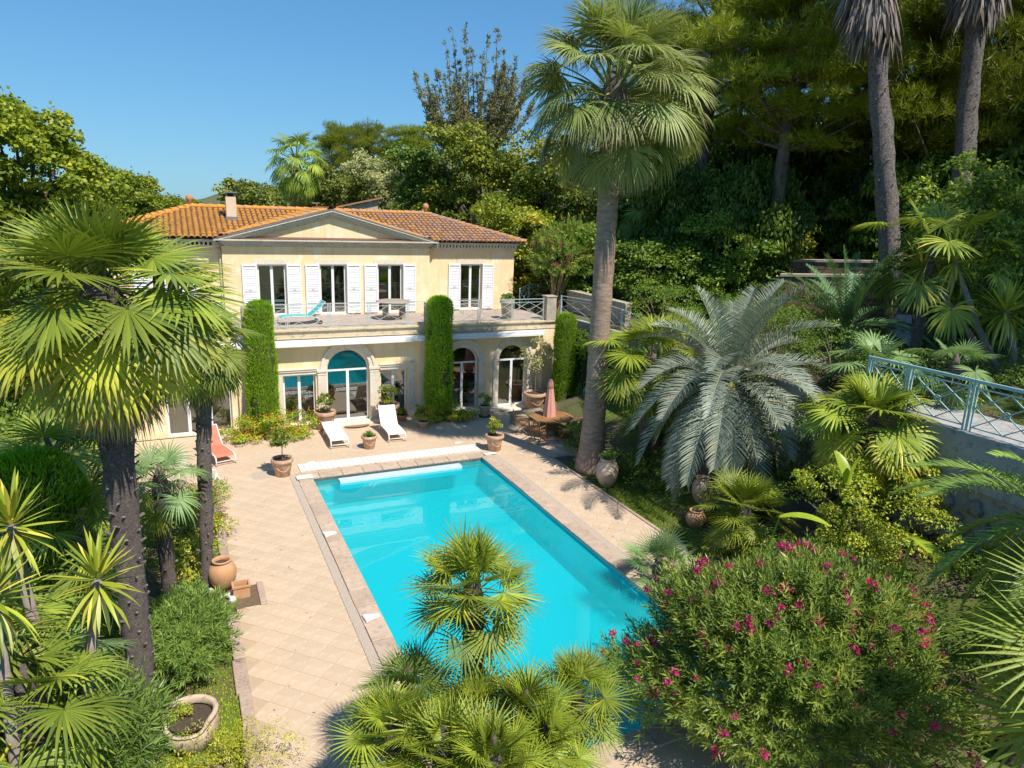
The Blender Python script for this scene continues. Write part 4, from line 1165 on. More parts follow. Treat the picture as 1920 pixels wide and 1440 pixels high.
# tall washingtonia by the pool
def wash_trunk(t, H_, prof, mat):
    mb = MB(); mb.lathe(prof, 20, cap=True); mb.build('trunk', mat, t, smooth=True)
B = np.array([12.2, 19.05, -.05]); H = pix(1151, 168, math.hypot(B[0], B[1]))
g = np.random.default_rng(31)
t = thing('washingtonia_palm', 'tall fan palm with a ringed grey trunk and huge drooping crown beside the pool', 'palm tree', B, group='tall fan palms')
hz = H[2] - B[2]
hh = np.linspace(0, hz - .2, 60)
prof = [(.34 + .26 * math.exp(-z / .9) - .03 * z / hz + .006 * math.sin(z * 23) + .008 * g.normal(), z) for z in hh]
wash_trunk(t, hz, prof, M_TRUNKW)
for k in range(70):
    f = min(1, max(0, (k + .5) / 70 + g.normal(0, .05))); e = 1.47 - 2.05 * f + g.normal(0, .17); az = k * GOLD + g.normal(0, .2)
    d = fan_frond(g, az, e, (1.25 + .7 * min(1, f * 2) - 1.0 * max(0, f - .55)) * g.uniform(.85, 1.1), 1.38 * g.uniform(.9, 1.1), nseg=40, span=3.7, split=.40, droop=.42 + .75 * f, sag=.25 + .45 * f, bend=.12 + .5 * f, fold=.5, pr=.028, K=5, w0=1.15, cup=.1)
    put('frond', frond_mesh('frond', d, M_WASH), t, loc=(math.cos(az) * .22, math.sin(az) * .22, hz + .25 - .95 * f))
MB().lathe([(.30, -1.1), (.40, -.75), (.44, -.35), (.36, .1), (.2, .45), (.04, .7)], 14, (0, 0, hz)).build('crown_shaft', M_TRUNK1, t, smooth=True)
for k in range(10):     # hanging seed stalks
    az = g.uniform(0, 6.28); d = np.array([math.cos(az) * .7, math.sin(az) * .7, .5])
    pts, _ = curve_pts(d, g.uniform(1.7, 2.4), 7, 3.4)
    mb = MB(); mb.tube(pts + [0, 0, hz - .1], [.025, .022, .02, .018, .016, .014, .012, .008], 5)
    for q in range(40):
        b_ = pts[g.integers(3, 8)] + [0, 0, hz - .1]; e_ = b_ + np.array([g.normal(0, .07), g.normal(0, .07), -g.uniform(.1, .38)]); mb.bar(b_, e_, .02)
    mb.build('seed_stalk', simple('seed_stalk', (.35, .3, .07), .8, (.45, .38, .12), 8), t)
# two washingtonias with straw skirts, upper right
M_TRUNKB = simple('criss_cross_trunk', (.11, .09, .085), .95, (.26, .23, .21), 9, 1.0, c3=(.06, .05, .05), scale2=14, bdist=.06)
M_WHITEW = simple('whitewashed_bark', (.45, .45, .47), .9, (.6, .6, .62), 4, .3, c3=(.25, .22, .2), scale2=6)
def skirt_palm(label, base, toppx, skirtpx, rt, white, seed):
    g = np.random.default_rng(seed); base = np.array(base, float); D = math.hypot(base[0], base[1])
    zs = pix(skirtpx[0], skirtpx[1], D)[2] - base[2]
    t = thing('skirted_palm', label, 'palm tree', base, group='palms with straw skirts')
    zt_ = zs + 5.2
    tp = pix(toppx[0], toppx[1], D) - base; ln = tp / tp[2]          # lean of the trunk per metre of height
    fibre_trunk(g, t, ln * (1.1 if white else -.1), ln * zt_, rt, rt * .82, M_TRUNKB, 170, .10, stub_mat=M_STUB)
    if white: MB().lathe([(rt * 1.25, -.2), (rt * 1.12, .4), (rt * 1.08, 1.05), (rt * 1.02, 1.2)], 18).build('whitewashed_base', M_WHITEW, t, smooth=True)
    n = 1500; az = g.uniform(0, 2 * math.pi, n); z0 = zs + g.uniform(0.2, 1, n) ** .8 * 5.0
    r_ = rt * (.85 + .9 * sstep(0, 1.6, z0 - zs) * g.uniform(.5, 1.25, n))
    P = np.stack([np.cos(az) * r_, np.sin(az) * r_, 0 * z0], 1) + ln * z0[:, None]; out = np.stack([np.cos(az), np.sin(az), 0 * az], 1)
    A = unit(np.stack([0 * az, 0 * az, -np.ones(n)], 1) + out * g.uniform(.0, .4, n)[:, None] + g.normal(0, .1, (n, 3)))
    d = leaves(g, P, A, unit(out + g.normal(0, .4, (n, 3))), g.uniform(.7, 1.7, n), g.uniform(.05, .14, n))
    put('straw_skirt', leafmesh('straw_skirt', d, leafmat('straw', (.055, .05, .06), (.12, .11, .13), (.16, .13, .12), trans=.1, rough=.9)), t)
    for k in range(22):
        f = (k + .5) / 22; a_ = k * GOLD; e = 1.3 - 1.5 * f
        dd = fan_frond(g, a_, e, 1.6, 1.1, nseg=24, span=4.2, split=.42, droop=1.0, sag=.6, bend=.5, K=4, pr=.03)
        put('frond', frond_mesh('frond', dd, M_WASH), t, loc=ln * zt_)
    for k in range(14):  # ragged dead bases low on the trunk
        a_ = g.uniform(0, 6.28); zz = 1.2 + g.uniform(0, 1.6)
        dd = fan_frond(g, a_, -.9, .5, .5, nseg=8, span=2, split=.2, droop=2, K=4, pr=.05)
        put('dead_frond', frond_mesh('dead_frond', dd, M_FANDEAD), t, loc=(math.cos(a_) * rt, math.sin(a_) * rt, zz))
    return t
b_ = gp(1683, 645, 3.85); skirt_palm('straw-skirted palm with a whitewashed trunk base on the right', (b_[0], b_[1], 3.85), (1640, 60), (1645, 125), .40, True, 41)
b_ = gp(1776, 640, 3.85); skirt_palm('second straw-skirted palm at the right edge, trunk leaning behind the yuccas', (b_[0], b_[1], 3.85), (1828, 60), (1830, 75), .40, False, 42)
# background fan palm behind the roof
b_ = pix(556, 330, 60); 
g = np.random.default_rng(44)
t = thing('skirted_palm', 'fan palm with brown skirt rising behind the left half of the roof', 'palm tree', (b_[0], b_[1], th(b_[0], b_[1])), group='palms with straw skirts')
hz = pix(556, 310, 60)[2] - th(b_[0], b_[1])
MB().lathe([(.5, 0), (.42, 2), (.38, hz)], 12).build('trunk', M_TRUNKB, t, smooth=True)
for k in range(40):
    f = (k + .5) / 40; a_ = k * GOLD; e = 1.4 - 2.2 * f
    d = fan_frond(g, a_, e, 1.7, 1.25, nseg=24, span=4.2, split=.45, droop=1.0 * (.5 + f), sag=.5, bend=.3 + .5 * f, K=4, pr=.04)
    put('frond', frond_mesh('frond', d, leafmat('fan_leaf_plain', (.07, .13, .02), (.17, .22, .035), None, trans=.3)), t, loc=(0, 0, hz + .3 - .8 * f))
for k in range(26):
    a_ = g.uniform(0, 6.28)
    d = fan_frond(g, a_, -.9 - g.uniform(0, .4), 1.3, 1.1, nseg=12, span=3, split=.2, droop=2, sag=1, K=4, pr=.04)
    put('dead_frond', frond_mesh('dead_frond', d, M_FANDEAD), t, loc=(0, 0, hz - .4 - g.uniform(0, 1.6)))
# jelly palm
B = np.array([14.1, 15.5, th(14.1, 15.5)]); H = pix(1365, 718, math.hypot(B[0], B[1])); g = np.random.default_rng(51)
t = thing('jelly_palm', 'blue-grey jelly palm with arching feather fronds right of the pool', 'palm tree', B)
fibre_trunk(g, t, (0, 0, -.1), H - B, .3, .38, M_TRUNK1, 60, .2, stub_mat=M_STUB)
for k in range(60):
    f = (k + .5) / 60; e = 1.42 - 2.05 * f + g.normal(0, .07); az = k * GOLD + g.normal(0, .15)
    d = feather_frond(g, az, e, 3.4 * g.uniform(.88, 1.08) * (.8 + .2 * min(1, f * 4)), n=66, leaf=.68, w=.0155, sag=1.2 + .95 * f, vee=.85 - .45 * f, ldroop=.42, r=.03, fwd=.55)
    put('frond', frond_mesh('frond', d, M_BUTIA), t, loc=H - B + [math.cos(az) * .2, math.sin(az) * .2, .25 - .4 * f])
MB().lathe([(.05, -.1), (.13, 0), (.12, .12), (.03, .2)], 8, H - B + [-.3, -.45, -.05]).build('fruit_cluster', simple('yellow_fruit', (.5, .42, .04), .7, (.6, .5, .08), 30, .8), t)
# young fan palm between trunk and jelly palm
B = np.array([13.75, 18.3, th(13.75, 18.3)]); H = pix(1222, 672, math.hypot(B[0], B[1]))
fan_palm('young_fan_palm', 'light green fan palm between the tall trunk and the jelly palm', B, H, 24, 1.35, 1.05, .2, .24, seed=61, nseg=36, split=.5, droop=.5, mats=(M_CHAM, M_CHAM), el=(-.6, 1.35), stubs=30, sag=.4, pr=.02)
# dwarf fan palms
def dwarf(label, hubp, base, n, pet, Rr, seed, mats=(M_CHAM, M_CHAM), el=(-.75, 1.45), r=.13, group='dwarf fan palms', nseg=26, t0=True):
    return fan_palm('dwarf_fan_palm', label, base, hubp, n, pet, Rr, r, r, seed=seed, nseg=nseg, split=.32, droop=.14, mats=mats, el=el, stubs=24, group=group, sag=.2, bend=.12, fold=.55, K=4, w0=.95, span=4.4, pr=.009, old_frac=.2, cup=.1, trunk=t0, elj=.36)
H = pix(1398, 955, 17.6); dwarf('dwarf fan palm with bright yellow-green fans in front of the jelly palm', H, (H[0], H[1], th(H[0], H[1])), 42, .68, .66, 71, el=(-.9, 1.45))
H = pix(1235, 1062, 15.4); dwarf('small spiky grey-green fan palm at the curved kerb', H, (H[0], H[1], th(H[0], H[1])), 22, .5, .55, 72, mats=(M_FANBLUE, M_FANBLUE), el=(.0, 1.45))
H = pix(886, 1108, 8.0); dwarf('dwarf fan palm on its own stem, standing highest against the pool water', H, (H[0] + .1, H[1] - .15, -.05), 46, .44, .50, 73, mats=(M_CHAM, M_CHAMB), el=(-.75, 1.52), r=.13, group='fan palm clump by the pool', nseg=24)
cl = [(765, 1305, 7.7, 'darker fans at the back left of the clump', (M_CHAMB, M_CHAMB)), (1080, 1310, 8.0, 'rightmost of the clump, over the pool water', (M_CHAM, M_CHAMB)), (890, 1350, 7.4, 'middle of the clump, right under the tall stem', (M_CHAM, M_CHAM)), (985, 1350, 7.3, 'right of the middle, before the water', (M_CHAM, M_CHAM)),
      (738, 1380, 7.0, 'leftmost of the clump, shading the deck', (M_CHAM, M_CHAM)), (830, 1420, 6.6, 'front left of the clump at the bottom edge', (M_CHAM, M_CHAM)), (925, 1440, 6.4, 'front of the clump at the bottom edge, brown heart', (M_CHAM, M_CHAM)), (1020, 1415, 6.9, 'front right of the clump beside the pool rim', (M_CHAM, M_CHAMB))]
for k, (px, py, D, lab, mm) in enumerate(cl):
    H = pix(px, py, D); dwarf('dwarf fan palm, ' + lab, H, (H[0] * .93 + .25, H[1] * .96, -.05), 34, .34, .43, 80 + k, mats=mm, el=(-.75, 1.5), r=.11, group='fan palm clump by the pool', nseg=24)
# fan palms low on the left
for k, (px, py, D, n, pet, Rr, lab, mm) in enumerate([(95, 865, 13.5, 26, .8, .75, 'fan palm half hidden behind the big windmill palm trunk', (M_FAN, M_FANOLD)), (150, 1000, 12.2, 20, .6, .6, 'small drooping fan palm behind the yuccas', (M_FAN, M_FANOLD)),
      (-30, 1240, 7.6, 26, .62, .6, 'fan palm at the left edge below the yuccas', (M_FAN, M_FANOLD)), (95, 1290, 8.6, 20, .5, .5, 'low fan palm beside the lower trunk of the big palm', (M_FANBLUE, M_FAN)),
      (55, 1325, 6.7, 24, .45, .5, 'fan palm in front of the yucca stems at the lower left', (M_FAN, M_FANOLD)), (300, 905, 15.0, 18, .6, .6, 'small fan palm between the two windmill palm trunks', (M_FANBLUE, M_FAN))]):
    H = pix(px, py, D); fan_palm('fan_palm', lab, (H[0], H[1], -.05), H, n, pet, Rr, .13, .15, seed=90 + k, nseg=30, el=(-.8, 1.3), mats=mm, stubs=20, group='garden fan palms', droop=.75, split=.38)
# fan palms in the shade on the right
for k, (px, py, D, n, pet, Rr, lab, mm) in enumerate([(1205, 395, 40, 24, 1.3, 1.0, 'fan palm in the shade right of the tall trunk', (M_FAN, M_FAN)), (1262, 420, 41, 18, 1.0, .8, 'smaller fan palm with straw below it in the shade', (M_FAN, M_FANOLD)),
      (1748, 470, 25, 16, 1.9, 1.0, 'fan palm with long stalks between the skirted trunks', (M_FAN, M_FAN)), (1640, 690, 21, 22, .8, .75, 'deep green fan palm behind the yellow windmill palm', (M_FANBLUE, M_FAN)), (1790, 690, 21, 16, .7, .6, 'low fan palm behind the turquoise railing', (M_FANBLUE, M_FAN))]):
    H = pix(px, py, D); z = th(H[0], H[1]); fan_palm('shade_fan_palm', lab, (H[0], H[1], z), H, n, pet, Rr, .14, .16, seed=100 + k, nseg=28, el=(-.7, 1.2), mats=mm, stubs=0, group='fan palms in the shade', droop=.5, dead=6 if k < 2 else 0, K=4)
# yellow fan palm at the right edge, very near
H = pix(2085, 1245, 9.5); fan_palm('edge_fan_palm', 'fan palm reaching in from the right edge with long stiff yellow-green fingers', (H[0], H[1], th(H[0], H[1])), H, 26, .8, 1.05, .16, .2, seed=111, nseg=30, split=.3, droop=.2, mats=(M_CHAM, M_CHAM), el=(-.8, 1.3), stubs=20)
# date palms
def date_palm(label, base, hub, n, L, seed, mat, el=(-.5, 1.35), leaf=.5, sag=1.2, n_l=50, vee=.45, w=.02):
    g = np.random.default_rng(seed); base = np.array(base, float); hub = np.array(hub, float)
    t = thing('date_palm', label, 'palm tree', base, group='date palms')
    if hub[2] - base[2] > .3: fibre_trunk(g, t, (0, 0, -.1), hub - base, .3, .34, M_TRUNK1, 40, .15, stub_mat=M_STUB)
    for k in range(n):
        f = (k + .5) / n; e = el[1] + (el[0] - el[1]) * f + g.normal(0, .08); az = k * GOLD + g.normal(0, .2)
        d = feather_frond(g, az, e, L * g.uniform(.85, 1.1), n=n_l, leaf=leaf, w=w, sag=sag * (.6 + .7 * f), vee=vee, ldroop=.35, r=.028)
        put('frond', frond_mesh('frond', d, mat), t, loc=hub - base)
H = pix(1592, 560, 30); date_palm('deep green date palm in the shade in front of the stone terraces', (H[0], H[1], th(H[0], H[1])), (H[0], H[1], th(H[0], H[1]) + .5), 34, 3.4, 121, M_PHSHADE, el=(.25, 1.4), leaf=.55, n_l=54)
H = pix(2010, 985, 13.0); date_palm('date palm at the right edge whose fronds arch into view', (H[0], H[1], th(H[0], H[1])), H, 36, 2.5, 122, M_PHOENIX, el=(-.8, 1.3), leaf=.42, n_l=60, sag=1.5, w=.014)

# ------------------------------------------------------------------ yuccas, bananas
def yucca_leaf_mesh(L, w, droop):
    n = 6; V = []; F = []
    for k in range(n):
        f = k / (n - 1); x = L * f; z = -droop * L * f ** 2.2; hw = w * (.55 + .9 * f * (1 - f) * 1.9) * (1 - f ** 5) if k < n - 1 else .0008
        V += [(x, -hw, z + hw * .35), (x, 0, z), (x, hw, z + hw * .35)]
    for k in range(n - 1): F += [(k * 3, k * 3 + 1, k * 3 + 4, k * 3 + 3), (k * 3 + 1, k * 3 + 2, k * 3 + 5, k * 3 + 4)]
    return np.array(V), np.array(F)
YL_ = {}
def yucca(label, rosettes, base, seed, L=.62, w=.026, n=70, stem_r=.06, mat=None, mat_old=None, group='yuccas'):
    g = np.random.default_rng(seed); base = np.array(base, float)
    t = thing('yucca', label, 'yucca', base, group=group)
    key = (L, w, (mat or M_YUCCA).name)
    if key not in YL_:
        YL_[key] = [[npmesh('leaf', *yucca_leaf_mesh(L * q, w, dr), mt, {'rnd': np.full(18, v)}) for q, v in ((1, .3), (.92, .55), (1.06, .8), (.85, 1.0))] for dr, mt in ((.05, mat or M_YUCCA), (.35, mat or M_YUCCA), (.5, mat_old or M_YUCCAOLD))]
    for hub in rosettes:
        hl = np.array(hub) - base
        mid = hl * .5 + np.array([g.normal(0, .1), g.normal(0, .1), -.05])
        MB().tube([(0, 0, -.1), mid, hl], [stem_r * 1.3, stem_r, stem_r * .8], 8).build('stem', simple('yucca_stem', (.2, .16, .13), .9, (.32, .27, .22), 6, .6), t, smooth=True)
        for k in range(n):
            f = (k + .5) / n; e = 1.45 - 2.5 * f + g.normal(0, .06); az = k * GOLD + g.normal(0, .1)
            kind = 0 if f < .6 else (1 if f < .86 else 2)
            put('leaf', YL_[key][kind][int(g.integers(0, 4))], t, loc=hl + np.array([0, 0, .12 - .28 * f]) + np.array([math.cos(az), math.sin(az), 0]) * stem_r * .6, rot=(g.normal(0, .15), -e, az))
H1 = pix(22, 985, 7.4); H2 = pix(183, 1088, 7.0); H3 = pix(-15, 1120, 6.6)
yucca('yucca with two big sword-leaved heads in front of the left palms', [H1, H2], (H1[0] * .6 + H2[0] * .4, H1[1] + .1, -.05), 131, L=.40, w=.021, n=66)
yucca('yucca rosette cut by the left edge', [H3], (H3[0] - .1, H3[1], -.05), 132, L=.40, w=.021, n=60)
b_ = gp(1890, 728, 3.95); H1 = pix(1790, 490, math.hypot(b_[0], b_[1]) + .3); H2 = pix(1886, 585, math.hypot(b_[0], b_[1]) - .3); H3 = pix(1730, 500, math.hypot(b_[0], b_[1]) + .8)
yucca('tall yucca with slanting pale stems behind the turquoise railing', [H1, H2, H3], b_, 133, L=.95, w=.034, n=78, stem_r=.09)
def banana(label, tips, base, seed):
    g = np.random.default_rng(seed); base = np.array(base, float)
    t = thing('banana_plant', label, 'banana plant', base, group='banana plants')
    for (hub, d, L, W) in tips:
        n = 9; V = []; d = unit(np.array(d, float)); P = np.array(hub, float) - base; s = unit(np.cross(d, [0, 0, 1.0])); dd = d.copy()
        for k in range(n):
            f = k / (n - 1); hw = W * math.sin(math.pi * (f * .9 + .07)) ** .6
            up = np.cross(s, dd); V += [P - s * hw + up * hw * .35, P, P + s * hw + up * hw * .35]
            dd = unit(dd + np.array([0, 0, -.09])); P = P + dd * L / n
        F = [(k * 3 + q, k * 3 + q + 1, k * 3 + q + 4, k * 3 + q + 3) for k in range(n - 1) for q in (0, 1)]
        put('leaf', npmesh('leaf', np.array(V), np.array(F), M_BANANA, {'rnd': np.repeat(g.uniform(.2, .9, n), 3)}, smooth=True), t)
        MB().tube([(0, 0, -.1), (np.array(hub) - base) * [.6, .6, .75], np.array(hub) - base], [.05, .035, .02], 6).build('stalk', M_BANANA, t)
H = pix(1462, 970, 14.6); H_ = pix(1560, 962, 14.6)
banana('banana leaf lying level at the edge of the fan palm', [(H, H_ - H + [0, 0, .1], 1.1, .15)], (H[0] - .1, H[1] + .3, th(H[0], H[1])), 1)
H = pix(1712, 1010, 13.8); H_ = pix(1790, 1045, 13.2)
banana('banana leaf slanting down at the right of the leafy shrub', [(H, H_ - H, 1.0, .15)], (H[0] + .1, H[1] + .3, th(H[0], H[1])), 2)
H = pix(1590, 910, 16.2); banana('upright banana leaves behind the leafy shrub', [(H, pix(1578, 850, 16.4) - H, .9, .15), (H, pix(1607, 860, 16.2) - H, .8, .16)], (H[0], H[1], th(H[0], H[1])), 3)

# ------------------------------------------------------------------ shrubs
M_TWIG = simple('twig', (.16, .12, .08), .9, (.28, .22, .15), 6)
def twigs(g, t, base, C, r=.02, n=14):
    mb = MB()
    for i in g.choice(len(C), min(n, len(C)), replace=False):
        p = C[i] - base; mb.tube([np.array([g.normal(0, .08), g.normal(0, .08), -.1]), p * [.45, .45, .6] + g.normal(0, .05, 3), p], [r * 1.4, r, r * .4], 5)
    mb.build('stem', M_TWIG, t)
def shrub(name, label, center, rad, base, seed, mat, k=40, cr_=.35, per=140, l=.07, w=.035, cat='shrub', group=None, up=.4, flowers=None, hollow=.35):
    g = np.random.default_rng(seed); center = np.array(center, float); base = np.array(base, float)
    t = thing(name, label, cat, base, group=group)
    C, c_ = crown_clumps(g, center, rad, k, cr_, hollow=hollow)
    C[:, 2] = np.maximum(C[:, 2], base[2] + .15)
    d = clump_leaves(g, C - base, c_, per, l, w, up=up)
    put('foliage', leafmesh('foliage', d, mat), t); twigs(g, t, base, C)
    if flowers:
        fm, nf, fs = flowers
        idx = g.integers(0, len(C), nf); dd = sph(g, nf); dd[:, 2] = np.abs(dd[:, 2]); dd[:, 1] -= .3; dd = unit(dd)
        P = C[idx] - base + dd * (c_[idx] * 1.02)[:, None]
        fl = [leaves(g, P + g.normal(0, fs * .5, (nf, 3)), unit(dd + g.normal(0, .8, (nf, 3))), unit(dd + g.normal(0, .5, (nf, 3))), fs, fs) for _ in range(4)]
        o = put('flowers', leafmesh('flowers', joinp(*fl), fm), t); tag(o, kind='stuff')
    return t
def oleander(label, center, rad, base, seed, n=900, L=.4, l=.14, w=.02, mat=None, flowers=0, bias=(0, 0, .5), group='oleanders', nodes=6, fpts=None):
    g = np.random.default_rng(seed); center = np.array(center, float); base = np.array(base, float); rad = np.array(rad, float)
    t = thing('oleander', label, 'oleander', base, group=group)
    d = sph(g, n); d[:, 2] = np.where(d[:, 2] < -.35, -d[:, 2], d[:, 2]); rr = g.uniform(.45, 1.0, n) ** .55
    rr *= 1 + .13 * np.sin(4 * d[:, 0] + 3 * d[:, 1] + seed) + .1 * np.sin(7 * d[:, 2] + 5 * d[:, 0])
    P = center + d * rr[:, None] * rad * .88
    dirs = unit(d * .8 + np.array(bias) + g.normal(0, .3, (n, 3)))
    dat = shoots(g, P - base, dirs, L * g.uniform(.6, 1.25, n), nodes, 3, l, w)
    put('foliage', leafmesh('foliage', dat, mat or M_OLE), t)
    mb = MB()
    for i in g.choice(n, min(32, n), replace=False):
        p = P[i] - base; mb.tube([np.array([g.normal(0, .12), g.normal(0, .12), -.1]), p * [.5, .5, .62], p, p + dirs[i] * L * .8], [.018, .012, .006, .003], 4)
    mb.build('stem', simple('oleander_stem', (.30, .22, .10), .8, (.42, .32, .16), 6), t)
    if flowers:
        fm = []
        for s in range(3):
            q = 16; o_ = unit(g.normal(size=(q, 3)) + [0, 0, .4]); pp = o_ * g.uniform(.02, .075, (q, 1))
            d2 = [leaves(g, pp + g.normal(0, .008, (q, 3)), unit(o_ + g.normal(0, .8, (q, 3))), unit(o_ + g.normal(0, .3, (q, 3))), .045, .035) for _ in range(4)]
            fm.append(leafmesh('flower_cluster', joinp(*d2), M_PINK))
        cand = np.where((rr > .8) & (d @ unit(np.array([-center[0], -center[1], 6.0])) > -.15))[0]
        for i in g.choice(cand, min(flowers, len(cand)), replace=False):
            put('flower_cluster', fm[int(g.integers(0, 3))], t, loc=P[i] - base + dirs[i] * L * .95, rot=tuple(g.uniform(0, 6, 3)), scale=float(g.uniform(.55, 1.25)))
    return t
oleander('huge oleander with bright pink flowers in the lower right corner', pix(1475, 1262, 11.2) , (2.65, 2.3, 1.95), (9.6, 7.3, -.05), 141, n=4300, L=.42, l=.155, w=.027, flowers=135)
oleander('oleander branches leaning out over the near right corner of the pool', pix(1205, 1300, 10.6), (.75, .8, .9), (8.6, 7.2, -.05), 142, n=260, L=.42, l=.14, w=.018, flowers=14, mat=M_OLED)
oleander('oleander bush beside the lower trunk of the big windmill palm', (-.42, 12.75, .55), (.85, 1.05, .8), (-.4, 12.75, -.05), 143, n=620, L=.3, l=.15, w=.021, mat=M_OLED)
c_ = pix(120, 1400, 7.4); oleander('oleander bush in the bottom left corner', (c_[0], c_[1], c_[2] - .25), (1.0, .8, .75), (c_[0], c_[1], -.05), 144, n=620, L=.3, l=.15, w=.019, mat=M_OLED)
c_ = pix(1045, 480, 34.0); oleander('pink flowering oleander beside the right end of the terrace', c_ + [.3, 0, -.3], (1.7, 1.5, 1.7), (c_[0], c_[1], th(c_[0], c_[1])), 145, n=700, L=.5, l=.2, w=.035, flowers=26)
shrub('leafy_shrub', 'large bright green leafy shrub below the concrete path edge', (14.15, 10.1, 1.95), (1.65, 1.5, 1.55), (14.2, 10.1, th(14.2, 10.1)), 151, M_LEAFY, k=95, cr_=.42, per=190, l=.085, w=.035)
c_ = gp(452, 1452); shrub('yellowing_shrub', 'wispy yellow-green shrub at the bottom edge, left of the deck', (c_[0] - .1, c_[1], .32), (.95, .6, .42), (c_[0], c_[1], -.05), 152, M_YELLO, k=46, cr_=.22, per=120, l=.035, w=.016)
shrub('lantana_bush', 'lantana with orange flowers around the foot of the left clipped cypress', (2.6, 25.9, .35), (1.65, .95, .55), (2.6, 25.9, 0), 153, M_LANT, k=70, cr_=.3, per=110, l=.07, w=.042, flowers=(M_ORANGE, 330, .045), cat='flowering shrub', group='lantana bushes')
shrub('lantana_bush', 'lantana with orange flowers around the foot of the cypress between the doors', (9.55, 25.9, .25), (1.25, .6, .45), (9.6, 26, 0), 154, M_LANT, k=44, cr_=.26, per=100, l=.07, w=.042, flowers=(M_ORANGE, 110, .045), cat='flowering shrub', group='lantana bushes')
shrub('lantana_bush', 'sparse lantana with orange flowers beside the white garden lamp', (.3, 19.3, .45), (.55, 1.6, .6), (.2, 19.3, -.05), 155, M_LANT, k=46, cr_=.27, per=80, l=.065, w=.036, flowers=(M_ORANGE, 120, .04), cat='flowering shrub', group='lantana bushes')
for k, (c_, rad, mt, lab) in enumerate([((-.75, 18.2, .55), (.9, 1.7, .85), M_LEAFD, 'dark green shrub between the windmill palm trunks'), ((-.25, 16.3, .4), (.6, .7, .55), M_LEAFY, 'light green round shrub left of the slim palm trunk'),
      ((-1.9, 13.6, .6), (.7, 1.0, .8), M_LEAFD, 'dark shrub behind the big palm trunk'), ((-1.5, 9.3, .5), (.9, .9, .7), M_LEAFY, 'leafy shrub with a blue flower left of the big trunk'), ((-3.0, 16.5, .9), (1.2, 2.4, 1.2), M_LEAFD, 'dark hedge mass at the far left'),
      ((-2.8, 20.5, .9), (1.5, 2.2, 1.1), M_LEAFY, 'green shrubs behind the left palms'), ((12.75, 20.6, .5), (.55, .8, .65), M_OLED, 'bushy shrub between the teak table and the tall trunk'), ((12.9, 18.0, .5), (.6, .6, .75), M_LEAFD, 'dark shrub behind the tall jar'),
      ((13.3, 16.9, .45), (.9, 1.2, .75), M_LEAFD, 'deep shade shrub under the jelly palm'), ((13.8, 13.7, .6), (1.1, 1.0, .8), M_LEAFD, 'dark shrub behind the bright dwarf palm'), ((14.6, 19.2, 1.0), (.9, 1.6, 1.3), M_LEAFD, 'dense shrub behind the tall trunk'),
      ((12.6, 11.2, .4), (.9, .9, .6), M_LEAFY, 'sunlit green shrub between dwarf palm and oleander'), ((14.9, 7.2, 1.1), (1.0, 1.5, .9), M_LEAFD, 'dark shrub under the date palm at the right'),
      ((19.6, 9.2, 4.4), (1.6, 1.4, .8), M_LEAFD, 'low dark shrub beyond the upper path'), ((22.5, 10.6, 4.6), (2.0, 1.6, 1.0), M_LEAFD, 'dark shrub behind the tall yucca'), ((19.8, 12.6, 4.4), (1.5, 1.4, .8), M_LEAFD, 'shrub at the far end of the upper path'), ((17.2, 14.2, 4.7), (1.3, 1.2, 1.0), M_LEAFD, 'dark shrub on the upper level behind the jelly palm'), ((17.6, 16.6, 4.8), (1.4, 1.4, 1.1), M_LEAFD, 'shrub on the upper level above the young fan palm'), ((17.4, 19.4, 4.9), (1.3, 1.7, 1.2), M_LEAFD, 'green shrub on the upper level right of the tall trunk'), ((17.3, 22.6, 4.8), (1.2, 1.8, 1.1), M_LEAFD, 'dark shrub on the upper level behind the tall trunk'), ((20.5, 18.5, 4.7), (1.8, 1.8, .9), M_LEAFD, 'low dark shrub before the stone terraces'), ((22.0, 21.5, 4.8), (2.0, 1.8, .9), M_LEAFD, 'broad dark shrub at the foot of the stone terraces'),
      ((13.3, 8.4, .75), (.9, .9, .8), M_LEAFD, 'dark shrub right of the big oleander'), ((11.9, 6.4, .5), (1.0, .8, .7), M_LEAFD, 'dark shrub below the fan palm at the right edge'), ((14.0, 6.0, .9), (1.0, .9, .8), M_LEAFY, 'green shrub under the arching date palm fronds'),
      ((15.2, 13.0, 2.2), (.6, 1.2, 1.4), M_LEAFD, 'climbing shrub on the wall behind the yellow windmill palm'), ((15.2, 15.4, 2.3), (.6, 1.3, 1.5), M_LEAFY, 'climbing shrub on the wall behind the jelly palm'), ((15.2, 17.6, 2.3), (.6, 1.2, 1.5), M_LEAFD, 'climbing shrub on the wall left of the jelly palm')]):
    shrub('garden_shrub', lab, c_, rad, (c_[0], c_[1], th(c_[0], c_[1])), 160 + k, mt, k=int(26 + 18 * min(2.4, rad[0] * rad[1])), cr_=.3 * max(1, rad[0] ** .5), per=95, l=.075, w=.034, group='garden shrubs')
c_ = (12.35, 20.1, .12); shrub('pale_ground_plant', 'low pinkish dry plant at the deck edge before the tall trunk', c_, (.35, .4, .2), (c_[0], c_[1], -.05), 181, leafmat('dry_pink', (.2, .13, .09), (.4, .28, .22), None), k=16, cr_=.14, per=70, l=.05, w=.025)
